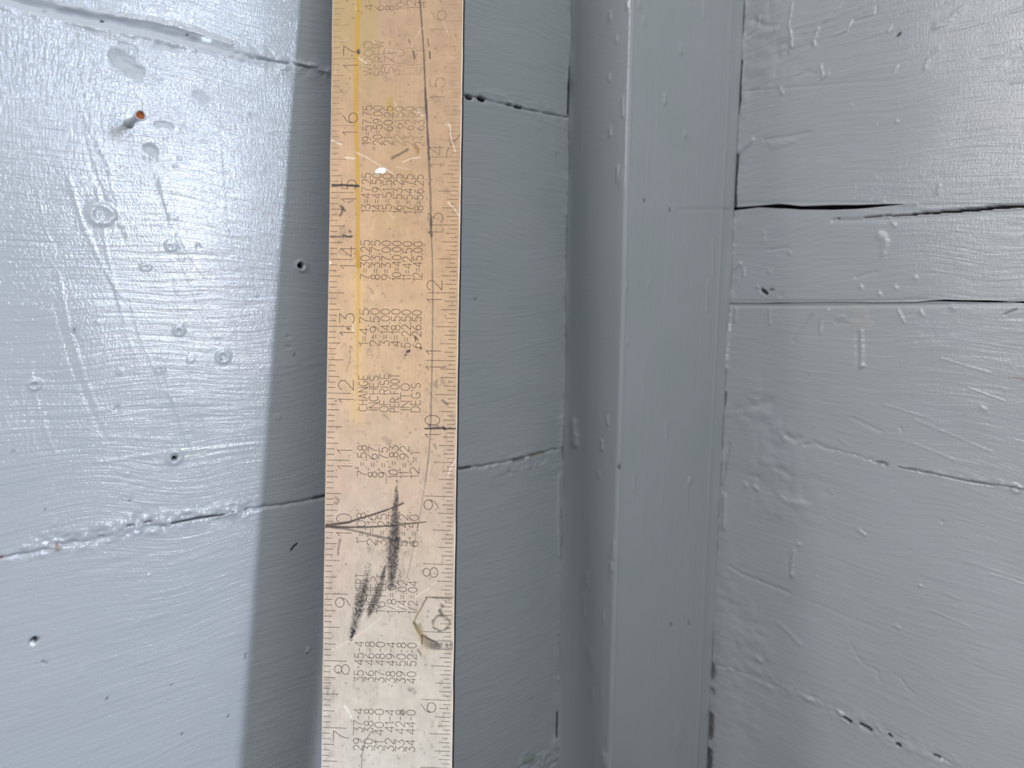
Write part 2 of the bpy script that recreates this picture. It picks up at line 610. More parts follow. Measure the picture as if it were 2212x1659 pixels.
# ridges the brush left
RL.add('bump', [(210, 1000), (330, 981), (470, 968), (560, 958)], w=3.5, a=0.16)
for k in range(60):
    x = rng.uniform(0, 520)
    y = rng.uniform(120, 1600)
    sl = (620 - y) / 2600.0
    ln = rng.uniform(60, 260)
    RL.add('bump', [(x, y), (x + ln * 0.5, y + ln * 0.5 * sl + rng.uniform(-2, 2)), (x + ln, y + ln * sl)], w=rng.uniform(2, 4.5), a=rng.uniform(-0.09, 0.11))
for k in range(34):                                # sweeping strokes across the boards
    x = rng.uniform(40, 520)
    y = rng.uniform(130, 850)
    ln = rng.uniform(120, 380)
    b0 = rng.uniform(0.15, 0.4) if x < 380 else rng.uniform(0.05, 0.25)
    RL.add('bump', [(x, y), (x + ln * b0 * 0.35, y + ln * 0.4), (x + ln * b0 * 0.9, y + ln * 0.8), (x + ln * b0 * 1.3, y + ln)], w=rng.uniform(2.2, 4.5), a=rng.uniform(-0.12, 0.10))
# lower joint
RL.add('crumble', [(90, 1178), (200, 1160), (300, 1132), (430, 1112), (535, 1100)], w=20, a=1.7, f=230)
RL.add('crumble', [(-40, 1213), (60, 1195), (122, 1180)], w=12, a=0.7)
RL.add('bump', [(-40, 1214), (0, 1205), (60, 1196), (110, 1187)], w=4, a=-0.9, jag=0.5)
RL.add('bump', [(125, 1176), (170, 1172), (225, 1161), (236, 1161)], w=6, a=-1.2, jag=0.4)
RL.add('bump', [(110, 1170), (140, 1172), (120, 1182)], w=9, a=0.35)
RL.add('bump', [(312, 1138), (340, 1137), (355, 1138)], w=5, a=-1.1)
RL.add('bump', [(275, 1136), (310, 1130), (330, 1124)], w=1.6, a=-0.8, col=(0.06, 0.06, 0.06), ca=0.8)
RL.add('bump', [(372, 1130), (420, 1121), (460, 1114), (535, 1101)], w=2.0, a=-1.0, jag=0.6, col=(0.03, 0.03, 0.03), ca=0.85, prof=[0.9, 1.3, 0.8, 0.4])
RL.add('bump', [(325, 1146), (340, 1147)], w=9, a=0.5)
RL.add('bump', [(535, 1100), (620, 1090), (672, 1081), (702, 1073)], w=4, a=-0.9, jag=0.9)
RL.add('bump', [(680, 1077), (702, 1071)], w=4, a=-1.0, jag=0.5, col=(0.05, 0.05, 0.05), ca=0.6)
RL.add('bump', [(985, 1014), (1040, 1006), (1110, 994), (1160, 980), (1205, 970)], w=3.0, a=-1.0, jag=0.9)
RL.add('bump', [(985, 1014), (1015, 1010)], w=3, a=-0.8, col=(0.05, 0.06, 0.06), ca=0.7)
RL.add('pit', [(1112, 996), (1132, 993)], w=4, a=-1.0, jag=0.9, col=(0.12, 0.13, 0.13), ca=0.55)
RL.add('bump', [(1145, 986), (1175, 978)], w=3, a=-0.6, col=(0.20, 0.14, 0.07), ca=0.6)
RL.add('crumble', [(1060, 1010), (1150, 1000), (1215, 985)], w=26, a=0.8, f=150)
RL.add('bump', [(1034, 1008), (1062, 1004)], w=4, a=-0.6, jag=0.8)
RL.add('pit', [(1098, 1020), (1100, 1021)], w=5, a=-0.5)
# flecks of other colour
RL.add('bump', [(440, 84), (450, 89), (452, 87)], w=5, a=0.3, col=(0.78, 0.86, 0.84), jag=0.3)
RL.add('bump', [(96, 21), (97, 21)], w=2.4, a=-0.8, col=BLACK)
RL.add('bump', [(220, 44), (223, 44)], w=2.6, a=-0.8, col=BLACK)
RL.add('bump', [(406, 75), (407, 76)], w=1.6, a=-0.8, col=BLACK)
RL.add('bump', [(123, 1178), (124, 1184)], w=5, a=0.2, col=BROWN, ca=0.7)
RL.add('bump', [(1, 1203), (2, 1203)], w=3, a=0.0, col=(0.2, 0.05, 0.04))
RL.add('bump', [(293, 1148), (296, 1149)], w=5, a=0.25, col=(0.75, 0.8, 0.84))
RL.add('pit', [(73, 1386), (76, 1384)], w=8, a=-1.0, jag=0.3, col=(0.10, 0.11, 0.12), ca=0.6)
RL.add('bump', [(74, 1381), (75, 1383)], w=4.5, a=-1.6, col=(0.02, 0.02, 0.025))
RL.add('bump', [(69, 1393), (72, 1393)], w=4, a=0.4, col=WHITE, ca=0.9)
RL.add('bump', [(93, 1428), (101, 1433)], w=2, a=-0.3, col=(0.10, 0.10, 0.11), ca=0.8)
RL.add('bump', [(320, 1241), (323, 1240)], w=3, a=0.3, col=WHITE)
RL.add('bump', [(629, 1188), (635, 1180), (641, 1175)], w=2.3, a=-0.3, col=(0.015, 0.015, 0.015))
RL.add('bump', [(666, 1399), (664, 1408)], w=4, a=0.3, col=(0.62, 0.62, 0.58), ca=0.9)
RL.add('bump', [(664, 1408), (663, 1411)], w=2.4, a=0.0, col=(0.16, 0.12, 0.03))
RL.add('bump', [(531, 1412), (530, 1425)], w=2, a=-0.3, col=(0.14, 0.15, 0.15), ca=0.6)
for q in ((392, 1586), (370, 1481), (95, 1103), (27, 974), (278, 1083), (1025, 647), (230, 1510), (634, 768), (492, 1548)):
    RL.add('bump', [q, (q[0] + rng.uniform(1, 4), q[1] - rng.uniform(1, 5))], w=2.2, a=-0.2, col=(0.10, 0.11, 0.12), ca=0.75)
for k in range(26):
    x, y = rng.uniform(20, 640), rng.uniform(200, 1640)
    RL.add('ring' if k % 2 else 'bump', [(x, y), (x + 1, y)], w=rng.uniform(2.5, 5), a=rng.uniform(0.15, 0.4))
# joint with the post: caulk
RL.add('bump', [(1231, 130), (1229, 200), (1227, 246)], w=4, a=-1.0, col=(0.02, 0.02, 0.03), ca=0.85, prof=[0.3, 0.8, 1.1, 1.2])
RL.add('crumble', [(1232, 0), (1226, 400), (1221, 830), (1214, 1200), (1206, 1659)], w=12, a=0.9, f=90)
RL.add('bump', [(1213, 900), (1214, 960)], w=8, a=1.0, jag=0.6)
RL.add('bump', [(1208, 1030), (1206, 1110), (1208, 1200)], w=5, a=0.7, jag=0.5)
RL.add('bump', [(1205, 1540), (1203, 1590)], w=3.5, a=-1.2, col=(0.03, 0.03, 0.04), ca=0.9)
RL.add('bump', [(1200, 1600), (1205, 1610)], w=14, a=1.2, jag=0.5)
RL.add('crumble', [(1130, 1650), (1205, 1640)], w=24, a=1.2, f=140)
RL.add('bump', [(1135, 1642), (1150, 1636)], w=9, a=0.3, col=(0.18, 0.26, 0.16), ca=0.6)

us = np.concatenate([np.arange(0.0, LW_VIS, 0.00058), np.arange(LW_VIS, 0.6205, 0.0016)])
wl_zlo, wl_zhi = WL.px(1219, 1700)[1], WL.px(1219, -40)[1]
lo_s, hi_s = curve(seam_dn), curve(seam_up)
for sm_ in (seam_up, seam_dn):
    e = sm_[np.argmax(sm_[:, 0])]
    RL.items.append(('bump', np.array([e, [0.65, e[1]]]), 0.0002, dict(w=9, a=-0.8, jag=0.6, jf=120)))
    RL.items.append(('crumble', np.array([e, [0.65, e[1]]]), 0.0002, dict(w=16, a=0.7, f=150)))
wall_left = link_mesh('wall_left', box_verts(-0.12, 0.62, Z0, Z1, -0.030, -0.0185), box_faces(), M_DARK, None, smooth=False)
wall_left.matrix_world = WL.matrix()
tag(wall_left, 'blue-grey gloss painted wall of wide horizontal boards on the left', 'wall', 'structure')
pl_u = np.concatenate([[-0.10], us[1:]])
us_p = us + 0.0
plank('plank', wall_left, RL, lambda u: np.full(u.shape, Z0), lambda u: lo_s(u), us_p, 0.00062, M_WALL_L, vr=(wl_zlo, 9), label='lowest wide board, bluish and softly lit')
plank('plank', wall_left, RL, lambda u: lo_s(u), lambda u: hi_s(u), us_p, 0.00060, M_WALL_L, label='middle wide board with nail holes and a bright window glare')
plank('plank', wall_left, RL, lambda u: hi_s(u), lambda u: np.full(u.shape, Z1), us_p, 0.00060, M_WALL_L, vr=(-9, wl_zhi + 0.03), label='upper wide board above the filled joint')

# ---- right wall
RR = Relief(WR, None, 300, 0.78)
RW_VIS = WR.px(2260, 830)[0]
crack1 = [(1540, 452), (1588, 451), (1600, 450), (1640, 446), (1680, 445), (1700, 446), (1730, 449), (1790, 448), (1850, 447), (1900, 444), (1950, 441), (2000, 441), (2100, 440), (2260, 438)]
crack2 = [(1520, 654), (1578, 654), (1640, 655), (1700, 654), (1800, 653), (1900, 654), (1980, 653), (2010, 650), (2040, 649), (2080, 650), (2140, 651), (2212, 653), (2260, 654)]
s3 = [(1530, 905), (1575, 916), (1640, 932), (1746, 958), (1770, 957), (1800, 969), (1850, 984), (1910, 1001), (1960, 1013), (2020, 1024), (2100, 1041), (2212, 1060), (2260, 1070)]
s5 = [(1500, 1422), (1535, 1432), (1575, 1445), (1640, 1468), (1700, 1492), (1760, 1515), (1815, 1540), (1870, 1570), (1920, 1592), (2010, 1632), (2060, 1658), (2150, 1705), (2260, 1765)]
c1, c2, c3, c5 = [curve(WR.pts(p)) for p in (crack1, crack2, s3, s5)]
g1u = WR.pts([(1588, 450), (1610, 449), (1640, 446), (1680, 445), (1730, 448), (1800, 448), (1870, 446), (1915, 444), (1955, 441), (2260, 438)])[:, 0]
g1w = np.array([1.6, 1.5, 1.1, 2.6, 1.9, 2.6, 1.9, 1.0, 0.15, 0.12]) * 1e-3
gap1 = lambda u: np.interp(u, g1u, g1w)
g2u = WR.pts([(1578, 654), (1640, 654), (1680, 654), (1720, 654), (1960, 653), (1990, 651), (2020, 650), (2050, 650), (2090, 650), (2130, 651), (2165, 652), (2185, 652), (2212, 653), (2260, 654)])[:, 0]
g2w = np.array([0.35, 0.4, 0.6, 0.35, 0.38, 0.4, 0.55, 0.9, 0.7, 0.9, 0.6, 0.2, 0.8, 0.8]) * 1e-3
gap2 = lambda u: np.interp(u, g2u, g2w)
# edges of the boards rolled over at the open joints
RR.add('bump', [(1578, 659), (1700, 660), (1900, 659), (2212, 656)], w=4.5, a=-0.9)
RR.add('bump', [(1578, 651), (1700, 651), (1900, 650), (2000, 646)], w=3, a=-0.6, jag=0.5)
RR.add('bump', [(1585, 440), (1700, 437), (1900, 438)], w=4, a=-0.25)
# second split
RR.add('pit', [(1800, 472), (1850, 469), (1900, 467), (1960, 464), (2010, 460), (2080, 455), (2150, 449), (2180, 446), (2230, 446)], w=2.4, a=-4.0, jag=0.7, col=(0.012, 0.010, 0.008), prof=[0.15, 0.3, 0.45, 0.6, 0.8, 1.0, 1.2, 1.35, 1.2])
RR.add('bump', [(1800, 476), (1920, 473), (2010, 468), (2160, 458), (2230, 455)], w=6, a=-0.7)
RR.add('bump', [(1990, 452), (2080, 447), (2150, 441)], w=3, a=0.35, jag=0.7)
RR.add('bump', [(1905, 438), (1940, 441), (1980, 444)], w=4, a=0.35, jag=0.7)
# third joint: fine broken line of paint
RR.add('bump', [(1735, 962), (1760, 957), (1800, 970)], w=5, a=-0.6, jag=1.0)
RR.add('bump', [(1800, 970), (1850, 984), (1911, 1001)], w=2.4, a=-0.6, jag=2.4, prof=[1, .6, 1.3, .4, 1.2, .7])
RR.add('bump', [(1895, 998), (1915, 1003)], w=4, a=-0.8, jag=0.8, col=(0.10, 0.10, 0.12), ca=0.5)
RR.add('bump', [(1940, 1009), (2020, 1023), (2090, 1039), (2190, 1053), (2230, 1062)], w=2.2, a=-0.9, jag=0.9, col=(0.05, 0.05, 0.06), ca=0.55)
RR.add('crumble', [(1900, 998), (1975, 1013), (2060, 1030), (2212, 1056)], w=8, a=0.55)
RR.add('ring', [(2196, 1055), (2198, 1056)], w=8, a=0.6, jag=0.4)
# fourth, faint joint
RR.add('bump', [(1578, 1225), (1605, 1240), (1650, 1258), (1705, 1281)], w=4.5, a=-0.55, jag=0.5)
RR.add('bump', [(1705, 1281), (1800, 1320), (1900, 1360)], w=4, a=-0.12)
RR.add('bump', [(1637, 1254), (1641, 1256)], w=4, a=-0.4)
# fifth joint
RR.add('bump', [(1545, 1437), (1580, 1445), (1640, 1466), (1700, 1492)], w=5, a=-0.5, jag=0.6)
RR.add('crumble', [(1650, 1470), (1760, 1508), (1850, 1552), (1950, 1602), (2060, 1655)], w=20, a=1.1, f=150)
RR.add('bump', [(1812, 1538), (1820, 1545)], w=6, a=0.7, jag=0.4)
RR.add('pit', [(1823, 1551), (1838, 1558)], w=3.6, a=-2.0, jag=0.5, col=(0.02, 0.02, 0.02))
RR.add('pit', [(1860, 1565), (1879, 1575)], w=4.2, a=-2.2, jag=0.4, col=(0.015, 0.015, 0.015))
RR.add('pit', [(1921, 1587), (1924, 1590)], w=3.2, a=-1.4, jag=0.6, col=(0.03, 0.03, 0.03))
RR.add('pit', [(1938, 1607), (1944, 1611)], w=3.4, a=-1.6, jag=0.5, col=(0.03, 0.03, 0.03))
RR.add('pit', [(2018, 1631), (2028, 1636)], w=2.6, a=-1.6, jag=0.4, col=(0.02, 0.02, 0.02))
RR.add('bump', [(2035, 1638), (2055, 1650)], w=2, a=-0.9, jag=1.0)
for k in range(40):
    t = rng.uniform(0, 1)
    x, y = 1660 + 400 * t, 1474 + 180 * t + rng.uniform(-14, 14)
    RR.add('bump', [(x, y), (x + rng.uniform(4, 14), y + rng.uniform(0, 8))], w=rng.uniform(2.5, 5), a=rng.uniform(-0.45, 0.55))
# top: wrinkled paint
RR.add('bump', [(1630, 45), (1650, 55), (1680, 58)], w=10, a=-0.8)
RR.add('bump', [(1640, 38), (1637, 52)], w=5, a=0.7)
RR.add('bump', [(1676, 62), (1681, 58)], w=6, a=0.8)
RR.add('bump', [(1712, 5), (1706, 50), (1712, 85), (1706, 110)], w=5, a=0.5, jag=1.2)
RR.add('crumble', [(1625, 880), (1670, 950), (1650, 1060), (1720, 1080)], w=60, a=1.5, f=55)
RR.add('crumble', [(1615, 30), (1700, 90), (1640, 160)], w=60, a=1.2, f=60)
RR.add('crumble', [(1590, 1260), (1620, 1380), (1600, 1560)], w=60, a=1.2, f=60)
RR.add('bump', [(1826, -4), (1810, 18), (1782, 46)], w=3, a=0.6, jag=0.4)
RR.add('bump', [(1768, 62), (1757, 88), (1760, 98)], w=5, a=0.6, jag=0.4)
RR.add('bump', [(1838, 46), (1830, 65), (1800, 78)], w=3.5, a=0.5, jag=0.4)
RR.add('bump', [(1895, 14), (1892, 32), (1846, 46)], w=2.6, a=-0.4, jag=0.6)
RR.add('bump', [(1925, 56), (1918, 68)], w=3, a=0.5)
RR.add('bump', [(2020, 60), (2060, 35), (2080, 18)], w=9, a=0.45, jag=0.9)
RR.add('bump', [(2028, 103), (2005, 130), (1997, 148)], w=4, a=0.5, jag=0.6)
RR.add('bump', [(1774, 140), (1776, 170), (1790, 158)], w=4, a=0.5, jag=0.7)
RR.add('bump', [(1606, 85), (1640, 62)], w=4, a=-0.5)
RR.add('bump', [(1720, 165), (1745, 155), (1760, 158)], w=5, a=-0.35)
RR.add('bump', [(1930, 155), (1938, 142)], w=3, a=0.4)
for k in range(44):
    x, y = rng.uniform(1600, 2200), rng.uniform(-20, 190)
    ln = rng.uniform(50, 220)
    RR.add('bump', [(x, y), (x + ln / 2, y - ln * 0.12), (x + ln, y - ln * 0.32)], w=rng.uniform(3, 8), a=rng.uniform(-0.16, 0.18))
RR.add('bump', [(1606, 198), (1700, 190), (1890, 174)], w=3, a=-0.22)
RR.add('bump', [(1618, 197), (1640, 193)], w=3, a=-0.35)
RR.add('bump', [(1686, 190), (1690, 202)], w=5, a=0.55)
RR.add('bump', [(1600, 325), (1615, 312), (1625, 302)], w=7, a=0.9)
RR.add('bump', [(1650, 302), (1690, 296), (1750, 286)], w=5, a=-0.4)
RR.add('bump', [(1665, 312), (1715, 306)], w=8, a=0.4, jag=0.8)
RR.add('bump', [(2028, 402), (2024, 418)], w=4, a=0.45, jag=0.5)
RR.add('bump', [(1936, 262), (1937, 264)], w=3.5, a=0.5)
RR.add('bump', [(1900, 505), (1915, 525), (1905, 545)], w=9, a=0.5, jag=1.2, jf=200)
RR.add('bump', [(1925, 478), (1932, 488)], w=5, a=0.45, jag=0.8)
RR.add('bump', [(1941, 76), (1945, 73)], w=4.5, a=0.15, jag=0.5, col=(0.10, 0.09, 0.085))
# narrow board: hole, knocks
RR.add('pit', [(1647, 627), (1656, 633)], w=4, a=-1.8, jag=0.4, col=(0.02, 0.02, 0.02))
RR.add('pit', [(1664, 626), (1670, 625)], w=2.6, a=-0.9, jag=0.3, col=(0.12, 0.12, 0.12), ca=0.7)
RR.add('bump', [(1690, 636), (1686, 640)], w=4, a=-0.6)
RR.add('bump', [(1636, 619), (1637, 620)], w=4, a=0.7)
RR.add('bump', [(1586, 578), (1598, 570)], w=7, a=0.8)
RR.add('bump', [(1607, 580), (1607, 596)], w=4, a=0.6)
RR.add('bump', [(1662, 540), (1690, 536), (1705, 535)], w=4, a=-0.35)
RR.add('bump', [(1650, 500), (1650, 520)], w=5, a=0.3)
RR.add('bump', [(1850, 600), (1870, 592), (1895, 587)], w=5, a=-0.35)
for q in ((1858, 618), (1898, 633), (1933, 619), (1976, 598), (1705, 545), (1660, 585)):
    RR.add('bump', [q, (q[0] + 3, q[1] + 4)], w=5, a=0.4)
# below it: runs, scars, drips
RR.add('bump', [(1713, 738), (1735, 706), (1752, 680)], w=3.2, a=-0.7, jag=0.3)
RR.add('bump', [(1788, 670), (1774, 690), (1772, 718)], w=6, a=0.5)
RR.add('bump', [(1662, 668), (1663, 700)], w=4, a=0.45)
RR.add('bump', [(1852, 718), (1852, 760), (1854, 790)], w=7, a=-0.3)
RR.add('bump', [(1860, 716), (1862, 760), (1861, 786)], w=6, a=0.6)
RR.add('bump', [(1858, 793), (1864, 790)], w=6, a=0.8)
RR.add('bump', [(1840, 660), (1868, 680), (1876, 700), (1840, 698)], w=14, a=0.12, col=(0.42, 0.41, 0.38), ca=0.45, jag=0.6)
RR.add('bump', [(1804, 697), (1830, 698)], w=4, a=-0.4)
RR.add('bump', [(1808, 686), (1822, 684)], w=4, a=0.4)
RR.add('bump', [(1940, 670), (1953, 696)], w=3, a=0.5)
RR.add('bump', [(1988, 672), (1993, 680)], w=4, a=0.6)
RR.add('bump', [(2055, 662), (2062, 668)], w=6, a=0.6, jag=0.6)
RR.add('bump', [(2170, 678), (2195, 668)], w=2.2, a=-0.6, col=(0.10, 0.10, 0.10), ca=0.6)
RR.add('bump', [(2178, 817), (2195, 816), (2215, 819)], w=1.8, a=0, col=(0.45, 0.07, 0.06), ca=0.6, prof=[0.5, 0.8, 1.6])
for a_, b_ in (((2032, 774), (2140, 806)), ((1910, 874), (2010, 905)), ((1972, 905), (2142, 976)), ((1970, 957), (2062, 993)), ((1812, 948), (1832, 963)), ((2092, 838), (2170, 866)), ((2085, 1212), (2212, 1252)), ((2040, 1281), (2078, 1296)), ((2140, 1240), (2212, 1262)), ((2010, 1318), (2100, 1356))):
    RR.add('bump', [a_, b_], w=1.8, a=0.32)
RR.add('bump', [(1838, 902), (1870, 916), (1905, 933)], w=5, a=-0.3)
RR.add('bump', [(1945, 925), (1947, 929)], w=5, a=-0.5)
RR.add('bump', [(2120, 880), (2128, 886)], w=5, a=0.5, jag=0.5)
RR.add('bump', [(1600, 888), (1640, 872), (1665, 866)], w=12, a=-0.6, jag=0.4)
RR.add('bump', [(1594, 892), (1600, 888)], w=7, a=0.8)
RR.add('bump', [(1700, 940), (1718, 952), (1726, 946)], w=8, a=-0.7)
RR.add('bump', [(1690, 940), (1695, 950)], w=8, a=0.5)
RR.add('bump', [(1680, 1010), (1710, 1030), (1705, 1060)], w=10, a=-0.5, jag=0.5)
RR.add('bump', [(1610, 1046), (1612, 1050)], w=6, a=0.9)
RR.add('bump', [(1630, 1052), (1635, 1056)], w=6, a=0.9)
RR.add('bump', [(1636, 1030), (1637, 1031)], w=4, a=-0.7)
RR.add('bump', [(1682, 1070), (1700, 1085), (1745, 1090)], w=9, a=0.5, jag=0.6)
RR.add('bump', [(1715, 1190), (1712, 1215), (1711, 1240)], w=5.5, a=0.6)
RR.add('bump', [(1711, 1240), (1711, 1243)], w=7, a=0.8)
RR.add('bump', [(1725, 1175), (1727, 1176)], w=5, a=0.8)
RR.add('bump', [(1703, 1200), (1703, 1240)], w=4, a=-0.3)
RR.add('bump', [(1855, 1145), (1870, 1156)], w=4, a=0.6)
RR.add('bump', [(2034, 1126), (2036, 1128)], w=4, a=-0.5)
RR.add('bump', [(1838, 1392), (1852, 1418), (1865, 1434), (1895, 1448), (1897, 1465), (1903, 1475)], w=2.6, a=-0.4)
RR.add('bump', [(1928, 1455), (1945, 1465), (1958, 1485), (1975, 1500)], w=2.6, a=-0.35)
RR.add('bump', [(1680, 1345), (1710, 1372), (1728, 1392)], w=6, a=0.4)
RR.add('bump', [(1634, 1420), (1642, 1426)], w=8, a=0.9)
RR.add('bump', [(1590, 1390), (1592, 1400)], w=7, a=-0.5)
RR.add('bump', [(1572, 1443), (1582, 1448)], w=4, a=0.7)
RR.add('bump', [(1986, 1264), (1992, 1268)], w=4, a=0.5)
RR.add('bump', [(1936, 1352), (1941, 1356)], w=5, a=0.5)
for k in range(70):                                # brushed ridges running with the boards
    x, y = rng.uniform(1700, 2180), rng.uniform(680, 1640)
    sl = (y - 620) / 2000.0
    ln = rng.uniform(50, 200)
    RR.add('bump', [(x, y), (x + ln, y + ln * sl)], w=rng.uniform(1.8, 4), a=rng.uniform(-0.10, 0.14))
for k in range(40):
    x, y = rng.uniform(1640, 2190), rng.uniform(200, 1600)
    RR.add('bump', [(x, y), (x + rng.uniform(-2, 2), y + rng.uniform(1, 5))], w=rng.uniform(2.2, 4), a=rng.uniform(0.08, 0.25))
# caulk and gaps beside the post
RR.add('bump', [(1604, 10), (1600, 80)], w=5, a=-1.6, col=(0.04, 0.045, 0.05), ca=0.7)
RR.add('bump', [(1600, 135), (1597, 210), (1594, 250)], w=5, a=-1.6, col=(0.035, 0.04, 0.045), ca=0.8, prof=[1, 0.6, 1.2, 0.6])
RR.add('bump', [(1593, 335), (1588, 400), (1587, 450)], w=5, a=-1.8, col=(0.035, 0.04, 0.045), ca=0.8, prof=[0.7, 0.9, 1.2])
RR.add('crumble', [(1604, 0), (1590, 300), (1578, 660), (1560, 1000), (1545, 1300), (1530, 1659)], w=20, a=0.9, f=80)
RR.add('bump', [(1576, 680), (1573, 720), (1566, 790)], w=7, a=1.1, jag=0.4)
RR.add('bump', [(1566, 850), (1564, 875)], w=6, a=-1.0, col=(0.14, 0.15, 0.16), ca=0.35)
RR.add('bump', [(1575, 960), (1565, 1010), (1557, 1050)], w=7, a=-0.8)
RR.add('bump', [(1566, 1070), (1564, 1140)], w=6, a=0.9)
RR.add('bump', [(1590, 670), (1588, 695)], w=6, a=0.6)
RR.add('bump', [(1538, 1440), (1536, 1460)], w=8, a=-1.4, jag=0.5, col=(0.08, 0.09, 0.09), ca=0.5, soft=1.9)
RR.add('bump', [(1537, 1490), (1538, 1492)], w=6, a=-1.4, jag=0.5, col=(0.08, 0.09, 0.09), ca=0.5, soft=1.9)
RR.add('bump', [(1535, 1545), (1532, 1590)], w=7, a=-1.6, jag=0.5, col=(0.05, 0.05, 0.05), ca=0.65, soft=1.9)
RR.add('bump', [(1530, 1620), (1528, 1680)], w=8, a=-1.8, jag=0.5, col=(0.04, 0.04, 0.04), ca=0.7, soft=1.9)

for p_ in (s3, s5):
    q_ = WR.pts(p_)
    e = q_[np.argmax(q_[:, 0])]
    RR.items.append(('bump', np.array([e, [RW_LEN + 0.02, e[1]]]), 0.00025, dict(w=8, a=-0.8, jag=0.6, jf=120)))
us = np.concatenate([np.arange(0.0, RW_VIS, 0.00052), np.arange(RW_VIS, RW_LEN + 0.002, 0.0030)])
wr_zlo, wr_zhi = WR.px(1580, 1700)[1] - 0.02, WR.px(1580, -40)[1] + 0.01
wall_right = link_mesh('wall_right', box_verts(-0.16, RW_LEN, Z0, Z1, -0.030, -0.0185), [f[::-1] for f in box_faces()], M_DARK, None, smooth=False)


def mat_lh(fr):
    return fr.matrix()


# keep a right-handed local frame: u forward along the wall, v up, n = u x v
WRm = Frame(WR.o, WR.u, WR.v, np.cross(WR.u, WR.v))
assert np.allclose(WRm.n, WR.n) or np.allclose(WRm.n, -WR.n)
HAND_R = np.allclose(WRm.n, WR.n)
WLm_ok = np.allclose(np.cross(WL.u, WL.v), WL.n)
#print('handed', HAND_R, WLm_ok)
wall_right.matrix_world = WR.matrix()
tag(wall_right, 'blue-grey gloss painted wall of narrow boards with open cracks on the right', 'wall', 'structure')
plank('plank', wall_right, RR, lambda u: np.full(u.shape, Z0), lambda u: c5(u), us, 0.00060, M_WALL_R, vr=(wr_zlo, 9), label='lowest board in shade below the crumbling joint')
plank('plank', wall_right, RR, lambda u: c5(u), lambda u: c3(u), us, 0.00055, M_WALL_R)
plank('plank', wall_right, RR, lambda u: c3(u), lambda u: c2(u) - gap2(u) / 2, us, 0.00050, M_WALL_R, label='board with a paint run and light scratches')
plank('plank', wall_right, RR, lambda u: c2(u) + gap2(u) / 2, lambda u: c1(u) - gap1(u) / 2, us, 0.00048, M_WALL_R, label='narrow board between two open cracks')
plank('plank', wall_right, RR, lambda u: c1(u) + gap1(u) / 2, lambda u: np.full(u.shape, Z1), us, 0.00050, M_WALL_R, vr=(-9, wr_zhi), label='upper board with wrinkled paint')

# ---- the corner post (a squared stud with softened arris)
PROF_R = 0.0022


